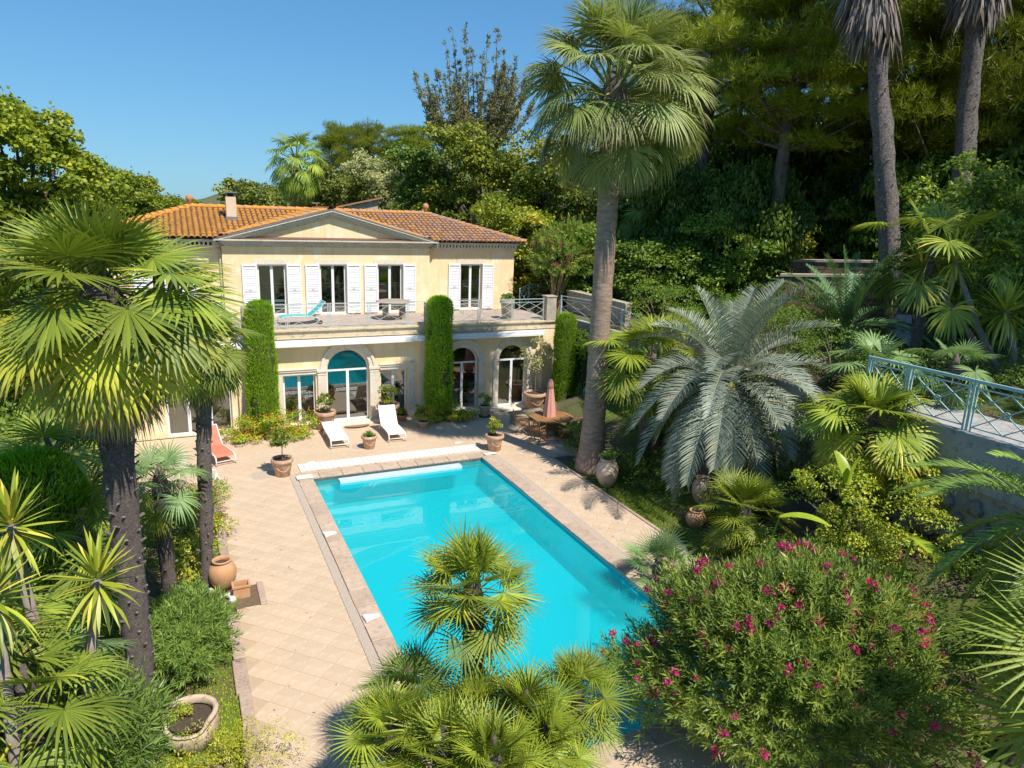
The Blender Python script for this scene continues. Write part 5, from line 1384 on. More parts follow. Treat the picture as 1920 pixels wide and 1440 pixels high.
# ivy hedge along the terrace return wall
def blade_skin(g, P, N, l, w, lift=.6, up=.9):
    A = unit(N * lift + np.array([0, 0, up]) + g.normal(0, .28, P.shape)); return leaves(g, P, A, unit(N + g.normal(0, .5, P.shape)), l * g.uniform(.6, 1.25, len(P)), w * g.uniform(.7, 1.2, len(P)))
g = np.random.default_rng(191)
t = thing('ivy_hedge', 'dark green hedge covering the wall between the right cypress and the tall trunk', 'hedge', (15.5, 23.5, 0))
n = 12000
P = np.stack([15.35 + .18 * g.normal(size=n) * .6, g.uniform(19.5, 26.6, n), g.uniform(.05, 3.65, n)], 1); P[:, 0] -= .25 * np.sin(P[:, 1] * 2.1) * np.sin(P[:, 2] * 2.4)
d = leaves(g, P, unit(np.stack([-np.ones(n) * .3, g.normal(0, .6, n), -np.ones(n) * .5], 1)), unit(np.stack([-np.ones(n), g.normal(0, .5, n), np.ones(n) * .5], 1)), .11 * g.uniform(.6, 1.2, n), .075)
put('foliage', npmesh('foliage', d[0] - [15.5, 23.5, 0], d[1], M_LEAFD, {'rnd': d[2]}), t)
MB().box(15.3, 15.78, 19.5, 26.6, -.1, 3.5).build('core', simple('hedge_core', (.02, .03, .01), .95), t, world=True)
# clipped columnar cypresses
def column(label, c, h_, r_, seed, group='clipped cypress columns'):
    g = np.random.default_rng(seed); t = thing('clipped_cypress', label, 'cypress', (c[0], c[1], 0), group=group)
    def rad_at(z): return r_ * (.86 + .14 * np.sin(np.pi * np.clip(z / h_, 0, 1) ** .8)) * np.sqrt(np.clip(1 - np.clip((z - (h_ - r_ * .8)) / (r_ * .8), 0, 1) ** 2.4, 0.0, 1))
    prof = [(max(.02, float(rad_at(z)) * .90), z) for z in np.linspace(0, h_ - .03, 24)]
    MB().lathe(prof, 18).build('core', simple('cypress_core', (.045, .075, .012), .95, (.10, .09, .035), 3.0, .6), t, smooth=True)
    n = int(21000 * h_ / 5 * (r_ / .5)); z = g.uniform(0, h_ ** 1, n); az = g.uniform(0, 2 * math.pi, n); rr = rad_at(z) * (1 + .05 * np.sin(az * 2 + z * 1.3 + seed) + .04 * np.sin(z * 3.1 + az + seed) + g.normal(0, .035, n))
    P = np.stack([np.cos(az) * rr, np.sin(az) * rr, z], 1); N = np.stack([np.cos(az), np.sin(az), .15 * np.ones(n)], 1)
    topn = int(n * .08); q = g.uniform(0, 1, topn) ** .5 * r_ * .62; a2 = g.uniform(0, 6.28, topn)
    Pt = np.stack([np.cos(a2) * q, np.sin(a2) * q, h_ - .1 - (q / r_) ** 2 * .3 * r_], 1)
    # brown bare patches
    brown = (np.sin(az * 2 + seed) * np.sin(z * 1.6 + seed * 2) > .74) & (g.random(n) < .8)
    P, N = P[~brown], N[~brown]
    d = blade_skin(g, np.vstack([P, Pt]), np.vstack([N, np.tile([0, 0, 1.0], (topn, 1))]), .13, .022)
    put('foliage', leafmesh('foliage', d, M_HEDGE), t)
column('left clipped cypress column rising from the lantana', (2.55, 26.55), 4.95, .49, 201)
column('clipped cypress column between the central and right-hand arches', (9.35, 26.4), 5.0, .51, 202)
column('shaded clipped cypress column at the right corner of the villa', (14.75, 25.7), 4.25, .44, 203)
c_ = pix(62, 940, 12.6); column('broad clipped cypress dome behind the left yucca', (c_[0], c_[1]), pix(62, 850, 12.6)[2], .72, 204)

# ------------------------------------------------------------------ trees
TREE = {}
def broad_tree(label, base, topz, rad, seed, mat, k=60, cr_=1.1, per=520, l=.22, w=.17, cat='tree', name='tree', group=None, low=.3, trunk=.3, hollow=.4):
    g = np.random.default_rng(seed); base = np.array([base[0], base[1], th(base[0], base[1])]); h_ = topz - base[2]
    t = thing(name, label, cat, base, group=group)
    if name == 'undergrowth':                     # two crowns shared by all the undergrowth, scaled to each place
        v = seed % 2
        if v not in TREE:
            g = np.random.default_rng(950 + v); C, c_ = crown_clumps(g, (0, 0, .5), (.85, .85, .45), 110, .2, hollow=.35)
            TREE[v] = (leafmesh('crown', clump_leaves(g, C, c_, 260, .055, .028, up=.5), mat), limbs_mb(g, MB(), (0, 0, -.05), C, .03, 14).mesh('stem', M_BARK))
        for nm, me in zip(('crown', 'stem'), TREE[v]): put(nm, me, t, rot=(0, 0, seed * 1.3), scale=(rad, rad, h_))
        return t
    zc = h_ * (1 + low) / 2; rz = h_ * (1 - low) / 2
    k2 = int(k * 1.9); per2 = int(per * .43)
    C, c_ = crown_clumps(g, (0, 0, zc), (rad - cr_ * .5, rad - cr_ * .5, rz - cr_ * .4), k2, cr_ * .72, hollow=hollow, pw=1.5)
    dat = clump_leaves(g, C, c_, per2, l, w, up=.4, squash=.95)
    n_ = int(k2 * per2 * .08); C3 = C[g.integers(0, k2, n_)] + g.normal(0, cr_ * .42, (n_, 3))       # stray leaves that break the outline
    dat = joinp(dat, leaves(g, C3, sph(g, n_), sph(g, n_), l * g.uniform(.7, 1.1, n_), w))
    put('crown', leafmesh('crown', dat, mat), t)
    mb = limbs_mb(g, MB(), (0, 0, -.2), C, trunk, 14); mb.build('trunk', M_BARK, t)
    return t
def top_at(px, py, D): return pix(px, py, D)
c = pix(30, 300, 46); broad_tree('big sunlit plane tree at the upper left', c, pix(45, 132, 46)[2], 4.5, 211, M_PLANE, k=160, cr_=.95, per=300, l=.23, w=.2, low=.12, group='plane trees', trunk=.4)
c = pix(-60, 450, 38); broad_tree('plane tree cut by the left edge', c, pix(-20, 330, 38)[2], 4.5, 212, M_PLANE, k=80, cr_=1.1, per=240, l=.28, w=.24, low=.1, group='plane trees', trunk=.35)
c = pix(225, 360, 72); broad_tree('plane tree with a rounded top behind the left end of the roof', c, pix(232, 305, 72)[2], 4.5, 213, M_PLANE, k=130, cr_=1.0, per=320, l=.24, w=.2, low=.15, group='plane trees')
c = pix(338, 385, 84); broad_tree('low rounded tree beside the roof finial', c, pix(340, 364, 84)[2], 3.4, 214, M_PLANE, k=90, cr_=1.0, per=300, l=.24, w=.2, low=.1, group='plane trees')
c = pix(485, 375, 78); broad_tree('dark oak behind the chimney', c, pix(500, 335, 78)[2], 4.6, 215, M_OAK, k=80, cr_=1.1, per=260, l=.3, w=.22, low=.1, group='oaks')
c = pix(665, 345, 66); broad_tree('grey-green oak behind the satellite dish', c, pix(665, 305, 66)[2], 5.2, 216, M_OAK, k=100, cr_=1.1, per=280, l=.26, w=.18, low=.1, group='oaks')
c = pix(706, 300, 80); broad_tree('rounded olive-green tree below the pines', c, pix(706, 280, 80)[2], 4.2, 217, M_OLIVE, k=70, cr_=1.1, per=260, l=.28, w=.18, low=.1, group='oaks')
c = pix(735, 330, 62); broad_tree('silvery olive tree on the slope behind the roof', c, pix(735, 300, 62)[2], 3.2, 218, M_OLIVE, k=60, cr_=.9, per=260, l=.24, w=.1, low=.1, group='oaks')
c = pix(800, 330, 50); broad_tree('dark green tree left of the bright broadleaf tree', c, pix(800, 265, 50)[2], 3.0, 219, M_LEAFD, k=80, cr_=.9, per=300, l=.22, w=.14, low=.08, group='hillside trees')
c = pix(905, 320, 47); broad_tree('bright yellow-green broadleaf tree behind the right end of the roof', c, pix(905, 220, 47)[2], 4.4, 220, M_LEAFY, k=130, cr_=1.0, per=290, l=.23, w=.16, low=.05, group='hillside trees')
c = pix(1035, 330, 42); broad_tree('green tree between the roof and the tall palm', c, pix(1035, 245, 42)[2], 4.0, 221, M_LEAFY, k=115, cr_=1.0, per=280, l=.21, w=.14, low=.05, group='hillside trees')
c = pix(980, 400, 38); broad_tree('low dense tree right behind the right roof corner', c, pix(980, 365, 38)[2], 2.8, 222, M_LEAFY, k=70, cr_=.8, per=320, l=.18, w=.12, low=.02, group='hillside trees')
c = pix(1110, 450, 36); broad_tree('dark bushy tree behind the tall palm trunk', c, pix(1110, 400, 36)[2], 2.6, 223, M_LEAFD, k=70, cr_=.8, per=300, l=.18, w=.12, low=.02, group='hillside trees')
c = pix(1340, 470, 36); broad_tree('green leafy bush in the shade above the jelly palm', c, pix(1340, 385, 36)[2], 3.2, 224, M_LEAFD, k=90, cr_=.8, per=300, l=.17, w=.1, low=.02, group='shade bushes')
c = pix(1235, 500, 34); broad_tree('dark bush in the shade right of the tall trunk', c, pix(1235, 440, 34)[2], 2.4, 225, M_LEAFD, k=60, cr_=.75, per=280, l=.17, w=.1, low=.02, group='shade bushes')
c = pix(1440, 450, 40); broad_tree('dark grey-green bush beside the terrace walls', c, pix(1440, 380, 40)[2], 3.4, 226, M_OAK, k=80, cr_=.9, per=280, l=.2, w=.1, low=.02, group='shade bushes')
c = pix(1840, 350, 27); broad_tree('shrub with yellow flower heads at the right edge', c, pix(1840, 270, 27)[2], 2.2, 227, leafmat('loquat_leaf', (.03, .07, .012), (.1, .15, .03), (.42, .38, .03), c3f=.10), k=60, cr_=.6, per=200, l=.18, w=.075, low=.25, group='shade bushes', trunk=.12)
# pines: boughs with tufts of needles
PINE = {}
def pine_proto(v):
    """crown and boughs of a pine of unit size (radius 1, crown from z 0 to 1 above its bare stem)"""
    g = np.random.default_rng(900 + v); k = (98, 112)[v]
    C, c_ = crown_clumps(g, (0, 0, .85), (.80, .80, .72), k, .24, hollow=.3)
    idx = np.repeat(np.arange(k), 120); n = len(idx)
    d = sph(g, n); d[:, 2] = np.abs(d[:, 2]) * .8 + .3 * d[:, 2]
    P = C[idx] + d * (c_[idx] * g.uniform(.2, 1, n) ** .6)[:, None] * [1, 1, .55]
    ax = unit(d * .9 + [0, 0, .6] + g.normal(0, .35, (n, 3)))
    rn = np.clip(.45 + g.normal(0, .14, k)[idx] + g.normal(0, .12, n), 0, 1)
    parts = []
    for q in range(7):
        A = unit(ax * .75 + g.normal(0, .6, (n, 3)))
        parts.append(leaves(g, P, A, unit(np.cross(A, g.normal(size=(n, 3)))), .062 * g.uniform(.7, 1.25, n), .0048, rnd=rn))
    crown = leafmesh('crown', joinp(*parts), M_PINE)
    mb = MB()
    for i in g.choice(k, 40, replace=False):
        a_ = np.array([0, 0, max(-.12, C[i][2] - .4 * math.hypot(C[i][0], C[i][1]))]); mb.tube([a_, (a_ + C[i]) / 2 + [0, 0, -.03], C[i]], [.016, .010, .003], 5)
    mb.tube([(0, 0, -.3), (.01, .01, .6), (0, .01, 1.55)], [.05, .04, .01], 8)
    return crown, mb.mesh('boughs', M_BARK)
def pine(label, base, topz, rad, seed, low=.35, group='pine trees', trunk=.3, **kw):
    g = np.random.default_rng(seed); base = np.array([base[0], base[1], th(base[0], base[1])]); h_ = topz - base[2]
    v = seed % 2
    if v not in PINE: PINE[v] = pine_proto(v)
    t = thing('pine_tree', label, 'pine tree', base, group=group)
    z0 = h_ * low; ch = h_ - z0; rz = g.uniform(0, 6.28)
    put('crown', PINE[v][0], t, loc=(0, 0, z0), rot=(0, 0, rz), scale=(rad, rad, ch / 1.7)); put('boughs', PINE[v][1], t, loc=(0, 0, z0), rot=(0, 0, rz), scale=(rad, rad, ch / 1.7))
    MB().tube([(0, 0, -.3), (g.normal(0, .1), g.normal(0, .1), z0 * .6), (0, 0, z0 + ch * .1)], [trunk * 1.2, trunk, trunk * .8], 9).build('trunk', M_BARK, t, smooth=True)
    return t
c = pix(640, 290, 112); pine('pine with two pointed tops on the hill behind the roof', c, pix(640, 215, 112)[2], 5.6, 231, k=80, per=70, tuft=.6, low=.12)
c = pix(690, 280, 106); pine('pine on the hill just right of the pointed pine', c, pix(690, 205, 106)[2], 4.6, 232, k=70, per=70, tuft=.6, low=.12)
c = pix(770, 270, 104); pine('round-topped pine on the hill left of the tall cypress', c, pix(770, 222, 104)[2], 5.4, 233, k=80, per=70, tuft=.6, low=.2)
c = pix(1330, 180, 40); pine('big pine right of the tall palm, its upper boughs in the sun', c, pix(1330, -140, 40)[2], 6.0, 234, k=130, per=85, low=.42, trunk=.35)
c = pix(1480, 200, 36); pine('big dark pine hanging over the terraces', c, pix(1480, -160, 36)[2], 5.8, 235, k=150, per=85, low=.40, trunk=.35)
c = pix(1640, 150, 42); pine('dark pine behind the first skirted palm', c, pix(1640, -160, 42)[2], 5.6, 236, k=130, per=80, low=.3, trunk=.35)
c = pix(1800, 150, 40); pine('dark pine behind the second skirted palm', c, pix(1800, -200, 40)[2], 5.8, 237, k=140, per=80, low=.2, trunk=.35)
c = pix(1960, 100, 45); pine('pine at the upper right edge', c, pix(1960, -200, 45)[2], 5.4, 238, k=120, per=80, low=.25, trunk=.35)
c = pix(1250, 130, 56); pine('distant pine between the tall palm crown and the dark pines', c, pix(1260, 20, 56)[2], 5.0, 239, k=90, per=80, low=.1)
for q, (x_, y_, tz) in enumerate([(25.5, 5.0, 23.0), (31.0, 7.5, 25.0), (37.0, 12.0, 28.0)]):  # pines out of view, added to put the slope in shade
    pine(('nearest', 'middle', 'farthest')[q] + ' of the unseen pines added beyond the right edge to shade the slope', np.array([x_, y_, 0]), tz, 5.4, 242 + q, low=.3, trunk=.4)
c = np.array([40.0, 20.0, 0]); pine('pine added on the slope beyond the right edge for its shade', c, 27.0, 6.5, 241, k=130, per=80, low=.2, trunk=.4)  # another off-frame pine, added to shade the slope
# dense undergrowth that closes the view under the pines
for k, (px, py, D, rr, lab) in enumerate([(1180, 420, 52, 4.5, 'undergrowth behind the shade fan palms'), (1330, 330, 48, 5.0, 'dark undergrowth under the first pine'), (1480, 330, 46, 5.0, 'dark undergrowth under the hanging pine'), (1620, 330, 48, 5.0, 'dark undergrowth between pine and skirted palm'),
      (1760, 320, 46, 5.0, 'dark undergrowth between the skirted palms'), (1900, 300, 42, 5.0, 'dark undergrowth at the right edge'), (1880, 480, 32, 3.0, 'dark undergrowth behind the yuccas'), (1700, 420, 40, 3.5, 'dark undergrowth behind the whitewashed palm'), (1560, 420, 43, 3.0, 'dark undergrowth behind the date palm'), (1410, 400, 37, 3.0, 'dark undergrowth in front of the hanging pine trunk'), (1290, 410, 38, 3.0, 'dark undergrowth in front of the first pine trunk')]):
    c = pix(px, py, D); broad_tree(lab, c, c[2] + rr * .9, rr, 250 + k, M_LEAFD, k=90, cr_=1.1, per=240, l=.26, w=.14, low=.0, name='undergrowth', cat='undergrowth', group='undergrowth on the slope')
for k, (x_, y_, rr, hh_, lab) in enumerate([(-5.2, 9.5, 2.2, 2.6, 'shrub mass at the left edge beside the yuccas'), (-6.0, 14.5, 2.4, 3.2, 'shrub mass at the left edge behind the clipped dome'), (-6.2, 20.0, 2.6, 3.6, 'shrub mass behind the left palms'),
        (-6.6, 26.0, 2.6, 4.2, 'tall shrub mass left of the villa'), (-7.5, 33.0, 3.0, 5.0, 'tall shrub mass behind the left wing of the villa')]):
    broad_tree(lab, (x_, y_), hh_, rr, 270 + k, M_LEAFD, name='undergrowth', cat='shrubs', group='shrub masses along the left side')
# tall sparse cypress with spires
def spire_cypress(label, seed, D):
    g = np.random.default_rng(seed); c = pix(895, 300, D); base = np.array([c[0], c[1], th(c[0], c[1])])
    t = thing('old_cypress', label, 'cypress', base); Ps = []; As = []; mb = MB()
    spires = [(778, 135), (835, 72), (848, 46), (872, 40), (884, 80), (915, 62), (933, 50), (945, 90), (970, 95), (1002, 140), (905, 100), (860, 110), (790, 165), (985, 165), (820, 130), (930, 130), (955, 150), (800, 215), (850, 160), (1000, 190)]
    spires += [(int(g.uniform(800, 990)), int(g.uniform(120, 240))) for _ in range(52)]
    hubp = pix(890, 300, D) - base
    for (sx, sy) in spires:
        tip = pix(sx, sy, D + g.normal(0, 1.4)) - base; st = hubp + (tip - hubp) * [.25, .25, .05] + g.normal(0, .4, 3) * [1, 1, .6]
        mid = st + (tip - st) * [.75, .75, .35] + g.normal(0, .35, 3)
        n = 30; s_ = np.linspace(0, 1, n)[:, None]; cv = st * (1 - s_) ** 2 + 2 * mid * s_ * (1 - s_) + tip * s_ * s_
        mb.tube(cv[::4], list(np.linspace(.09, .012, len(cv[::4]))), 5)
        for q in range(50):      # short side sprays, denser in irregular knots
            f = g.uniform(.2, 1.0); o_ = cv[int(f * (n - 1))]; L = (.18 + .75 * (1 - f)) * g.uniform(.3, 1.2); dr = unit(np.array([g.normal(), g.normal(), .75 + g.normal(0, .5)]))
            m_ = 12; u_ = g.uniform(0, 1, (m_, 1)); Ps.append(o_ + dr * L * u_ + g.normal(0, .07, (m_, 3))); As.append(unit(dr + np.array([0, 0, .3]) + g.normal(0, .5, (m_, 3))))
    P = np.vstack(Ps); A = np.vstack(As)
    put('crown', leafmesh('crown', leaves(g, P, A, unit(np.cross(A, g.normal(size=A.shape))), .26 * g.uniform(.6, 1.2, len(P)), .075), M_CYPT), t)
    mb.tube([(0, 0, -.3), hubp * .6, hubp], [.4, .3, .2], 8); mb.build('trunk', M_BARK, t)
spire_cypress('old ragged cypress with several spires above the broadleaf trees', 261, 58)
# house on the slope behind
bh = thing('back_building', 'small beige building with a sloping tiled roof behind the villa roof', 'building', (*pix(675, 400, 46)[:2], 3.9))
a_ = pix(640, 400, 46); b2 = pix(709, 400, 46); zt_ = pix(680, 390, 46)[2]; zr = pix(700, 374, 46)[2]
dv = unit(np.array([b2[0] - a_[0], b2[1] - a_[1], 0])); nv = np.array([-dv[1], dv[0], 0])
def P3(s, q, z): p = a_ + dv * s + nv * q; return (p[0], p[1], z)
w_ = float(np.linalg.norm((b2 - a_)[:2]))
zl = pix(640, 391, 46)[2]
mb = MB(); mb.add([P3(0, 0, 3.5), P3(w_, 0, 3.5), P3(w_, 0, zr), P3(0, 0, zl), P3(0, 4, 3.5), P3(w_, 4, 3.5), P3(w_, 4, zr), P3(0, 4, zl)], [(0, 1, 2, 3), (1, 5, 6, 2), (5, 4, 7, 6), (4, 0, 3, 7)])
mb.build('wall', simple('beige_old_render', (.42, .35, .26), .9, (.54, .46, .36), 2), bh, world=True)
MB().add([P3(-.3, -.25, zl + .02), P3(w_ + .2, -.25, zr + .06), P3(w_ + .2, 4.2, zr + .06), P3(-.3, 4.2, zl + .02), P3(-.3, -.25, zl + .12), P3(w_ + .2, -.25, zr + .16), P3(w_ + .2, 4.2, zr + .16), P3(-.3, 4.2, zl + .12)],
    [(0, 3, 2, 1), (4, 5, 6, 7), (0, 1, 5, 4), (1, 2, 6, 5), (2, 3, 7, 6), (3, 0, 4, 7)]).build('roof', M_RTILE, bh, world=True)

# ------------------------------------------------------------------ pots, jars, furniture
M_TERRA = simple('terracotta', (.44, .25, .15), .85, (.56, .36, .24), 4, .3, c3=(.62, .48, .37), scale2=9, rnd=.08)
M_TERRAW = simple('weathered_terracotta', (.46, .33, .22), .9, (.6, .5, .38), 3, .4, c3=(.34, .22, .14), scale2=8)
M_TERRAO = simple('orange_terracotta', (.50, .24, .11), .8, (.58, .34, .18), 3, .2, c3=(.45, .35, .22), scale2=7)
M_SOIL = simple('potting_soil', (.05, .035, .025), .95, (.1, .07, .05), 20, .6)
def pot_profile(r, h_):
    return [(r * .62, 0), (r * .66, .01), (r * .86, h_ * .78), (r * .88, h_ * .80), (r * 1.0, h_ * .81), (r * 1.02, h_ * .86), (r * 1.0, h_ * .97), (r * .97, h_), (r * .88, h_), (r * .86, h_ * .9), (.01, h_ * .89)]
def potted(label, loc, r, h_, seed, mat=None, plant=None, group='potted plants', rings=True, saucer=False):
    g = np.random.default_rng(seed); t = thing('potted_plant', label, 'potted plant', loc, group=group)
    MB().lathe(pot_profile(r, h_), 24, cap=False).build('pot', mat or M_TERRA, t, smooth=True)
    if rings:
        mb = MB()
        for q in range(3):       # swag relief
            pts_ = []
            for k in range(9):
                a_ = -math.pi * .5 + (q - 1) * 2.1 + (k / 8 - .5) * 1.8; z = h_ * (.62 - .28 * math.sin(math.pi * k / 8)); rr = r * (.62 + .26 * (z / h_) / .8) * 1.01
                pts_.append((math.cos(a_) * rr, math.sin(a_) * rr, z))
            mb.tube(pts_, .016, 5)
        mb.build('relief', mat or M_TERRA, t)
    MB().lathe([(r * .86, 0), (.001, .012)], 16, (0, 0, h_ * .9), cap=False).build('soil', M_SOIL, t)
    if saucer: MB().lathe([(r * .9, .0), (r * .95, .05), (r * .85, .05), (r * .8, .015), (.01, .015)], 18, cap=False).build('saucer', M_SOIL, t)
    if plant:
        kind, ph, pr_, mt = plant
        if kind == 'bush':
            C, c_ = crown_clumps(g, (0, 0, h_ + ph * .55), (pr_, pr_, ph * .5), 16, pr_ * .4)
            d = clump_leaves(g, C, c_, 60, .075, .04)
        elif kind == 'tree':
            C, c_ = crown_clumps(g, (0, 0, h_ + ph * .72), (pr_, pr_, ph * .3), 16, pr_ * .42)
            d = clump_leaves(g, C, c_, 60, .085, .05)
            MB().tube([(0, 0, h_ * .88), (.02, .01, h_ + ph * .4), (0, 0, h_ + ph * .65)], [.018, .015, .01], 6).build('stem', M_TWIG, t)
        elif kind == 'spiky':
            n = 160; dd = sph(g, n); dd[:, 2] = np.abs(dd[:, 2]) + .25; dd = unit(dd)
            d = leaves(g, g.normal(0, .05, (n, 3)) + [0, 0, h_ * .9], dd, unit(np.cross(dd, g.normal(size=(n, 3)))), ph * g.uniform(.6, 1.1, n), .035)
        put('foliage', leafmesh('foliage', d, mt), t)
    return t
c = gp(531, 893); potted('terracotta pot with a small lemon tree at the near left corner of the pool', (c[0], c[1] + .1, 0), .34, .58, 301, plant=('tree', .95, .34, M_LEAFY))
c = gp(694, 842); potted('terracotta pot with a low rosette plant between the two white loungers', (c[0], c[1] + .12, 0), .28, .48, 302, plant=('spiky', .24, .2, M_OLED))
c = gp(930, 846); potted('terracotta pot with a young green plant at the far right corner of the pool', (c[0], c[1] + .15, 0), .34, .60, 303, mat=M_TERRA, plant=('bush', .62, .2, M_LEAFY))
potted('tall terracotta pot with a leafy plant left of the central arched door', (4.75, 26.35, 0), .40, .75, 304, plant=('bush', .65, .32, M_LEAFY))
potted('large terracotta pot with a leafy plant right of the central arched door, behind the lounger', (7.2, 26.3, 0), .45, .85, 305, plant=('bush', .7, .36, M_LEAFY))
potted('small terracotta bowl with a flowering plant beside the lantana', (8.35, 25.35, 0), .22, .28, 306, plant=('bush', .6, .3, M_LANT), rings=False)
c = gp(912, 783); potted('urn with a white flowering plant between the right-hand arches', (c[0], c[1] + .2, 0), .26, .5, 307, mat=M_TERRAW, plant=('bush', .45, .25, M_OLED), saucer=True, rings=False)
potted('big terracotta pot with a wispy tall shrub by the right corner of the villa', (13.75, 26.35, 0), .50, .78, 308, plant=('tree', 2.4, .75, M_OLIVE))
potted('flat orange terracotta bowl on the doorstep right of the central arch', (7.85, 26.6, 0), .25, .25, 309, mat=M_TERRAO, rings=False, plant=('bush', .2, .15, M_LANT))
c = gp(1050, 548, 3.86); potted('large empty-looking terracotta planter above the terrace pillar', (c[0], c[1], 3.86), .55, 1.0, 310, mat=M_TERRA, rings=False)
c = gp(950, 598, ZT); potted('dark weathered planter behind the terrace railing', (c[0], c[1], ZT), .32, .85, 311, mat=M_WEATH, rings=False, plant=('bush', .25, .22, M_OLED))
c = gp(362, 1400); b_ = thing('broken_jar', 'big broken whitish jar planted with a trailing shrub on the left lawn', 'jar', (c[0], c[1] + .1, -.05))
mb = MB(); n = 28; prof = [(.24, 0), (.36, .18), (.41, .36), (.39, .50), (.36, .55), (.41, .58), (.415, .63), (.37, .65), (.33, .62), (.34, .52)]
mb.lathe(prof, n, cap=False); vv = []
for x, y, z in mb.v:
    a_ = math.atan2(y, x); cut = .5 + .5 * math.tanh((math.sin(a_ - 2.6) - .45) * 6)
    vv.append((x, y, z if z < .38 else z - (z - .38) * .7 * cut))
mb.v = vv; mb.build('jar', M_TERRAW, b_, smooth=True)
MB().lathe([(.335, 0), (.001, .02)], 20, (0, 0, .50), cap=False).build('soil', M_SOIL, b_)
g = np.random.default_rng(320); C, c_ = crown_clumps(g, (-.16, .05, .58), (.2, .18, .1), 12, .1); put('foliage', leafmesh('foliage', clump_leaves(g, C, c_, 60, .04, .02), M_YELLO), b_)
def jar(label, loc, h_, r_, mat, seed, plant=False, name='jar'):
    t = thing(name, label, 'jar', loc, group='oil jars')
    prof = [(.45, 0), (.5, .02), (.72, .16), (.93, .36), (1.0, .55), (.95, .70), (.78, .83), (.62, .89), (.60, .92), (.68, .95), (.70, .98), (.66, 1.0), (.56, .99), (.54, .92), (.5, .8)]
    MB().lathe([(a_ * r_, z * h_) for a_, z in prof], 26, cap=False).build('body', mat, t, smooth=True)
    MB().lathe([(r_ * .53, 0), (.001, .005)], 18, (0, 0, h_ * .88), cap=False).build('inside', M_SOIL, t)
    if plant:
        g = np.random.default_rng(seed); C, c_ = crown_clumps(g, (0, 0, h_ + .1), (.2, .2, .15), 12, .13); put('foliage', leafmesh('foliage', clump_leaves(g, C, c_, 60, .07, .03), M_OLED), t)
c = gp(420, 1108); jar('round orange oil jar at the left edge of the deck', (c[0], c[1] + .15, -.02), .72, .30, M_TERRAO, 331)
c = gp(1143, 914); jar('tall weathered oil jar on the lawn before the tall palm', (c[0], c[1] + .2, -.02), .95, .36, M_TERRAW, 332, True)
c = gp(1312, 955); jar('oil jar in the shade under the jelly palm', (c[0], c[1], th(c[0], c[1]) - .03), .8, .3, M_TERRAW, 333)
c = gp(1303, 985); jar('reddish oil jar half hidden by the bright dwarf palm', (c[0], c[1], th(c[0], c[1]) - .03), .55, .28, M_TERRAO, 334)
# trough planter, soil pocket, white stones by the orange jar
c = gp(454, 1122); t = thing('trough_planter', 'small square terracotta trough beside the orange jar', 'planter', (c[0], c[1] + .12, 0))
MB().box(-.17, .17, -.13, .13, 0, .03).box(-.17, .17, -.13, -.10, .0301, .26).box(-.17, .17, .10, .13, .0301, .26).box(-.17, -.14, -.0999, .0999, .0301, .26).box(.14, .17, -.0999, .0999, .0301, .26).build('box', M_TERRAO, t)
MB().box(-.19, .19, -.15, -.11, .2601, .30).box(-.19, .19, .11, .15, .2601, .30).box(-.19, -.15, -.1099, .1099, .2601, .30).box(.15, .19, -.1099, .1099, .2601, .30).build('rim', M_TERRAO, t)
pk = MB().box(.62, 1.12, 14.45, 15.35, -.02, .008).build('planting_pocket', simple('pocket_soil', (.12, .08, .05), .95, (.2, .13, .08), 10, .8)); tag(pk, kind='structure')
MB().box(1.12, 1.26, 14.4, 15.4, -.02, .045).build('pocket_kerb', M_KERB, pk, bevel=.015)
M_WSTONE = simple('white_stone', (.66, .62, .54), .85, (.76, .72, .66), 7, .4)
for k, (px, py, r_, lab) in enumerate([(430, 1118, .11, 'white round stone right beside the orange jar'), (395, 1112, .10, 'white stone left of the orange jar'), (437, 1128, .10, 'cream stone in front of the small trough'), (370, 1110, .08, 'small pale stone in the flower bed by the jar')]):
    c = gp(px, py); o = put('white_stone', ROCKS[k].copy(), None, loc=(c[0], c[1], .03), scale=(r_, r_, r_ * .7)); o.data.materials[0] = M_WSTONE; tag(o, lab, 'stone', 'white stones')
# white stone spouts on the coping
def spout(label, px, py, rz):
    c = gp(px, py); t = thing('stone_spout', label, 'stone', (c[0], c[1], .034), rz, 'white stones on the coping')
    MB().add([(-.17, -.15, 0), (-.17, .15, 0), (.17, .05, 0), (.17, -.05, 0), (-.16, -.14, .05), (-.16, .14, .05), (.16, .04, .04), (.16, -.04, .04)], [(0, 1, 2, 3), (4, 7, 6, 5), (0, 4, 5, 1), (1, 5, 6, 2), (2, 6, 7, 3), (3, 7, 4, 0)]).build('stone', M_WSTONE, t, bevel=.012)
spout('white wedge-shaped stone on the left coping, farther one', 619, 1004, .1)
spout('white wedge-shaped stone on the left coping, nearer one', 697, 1161, .1)
for k, (px, py, sx, sy, lab) in enumerate([(571, 897, .5, .3, 'white corner stone at the far left corner of the pool'), (918, 853, .42, .16, 'white corner stone at the far right corner of the pool'), (583, 868, .26, .12, 'small white cover plate behind the left end of the slats'), (858, 831, .26, .12, 'small white cover plate behind the right end of the slats')]):
    c = gp(px, py); zz = .036 if k < 2 else .002
    t = thing('pale_slab', lab, 'slab', (c[0], c[1], zz), group='pale slabs on the deck'); MB().box(-sx / 2, sx / 2, -sy / 2, sy / 2, 0, .03).build('slab', M_WSTONE, t, bevel=.01)
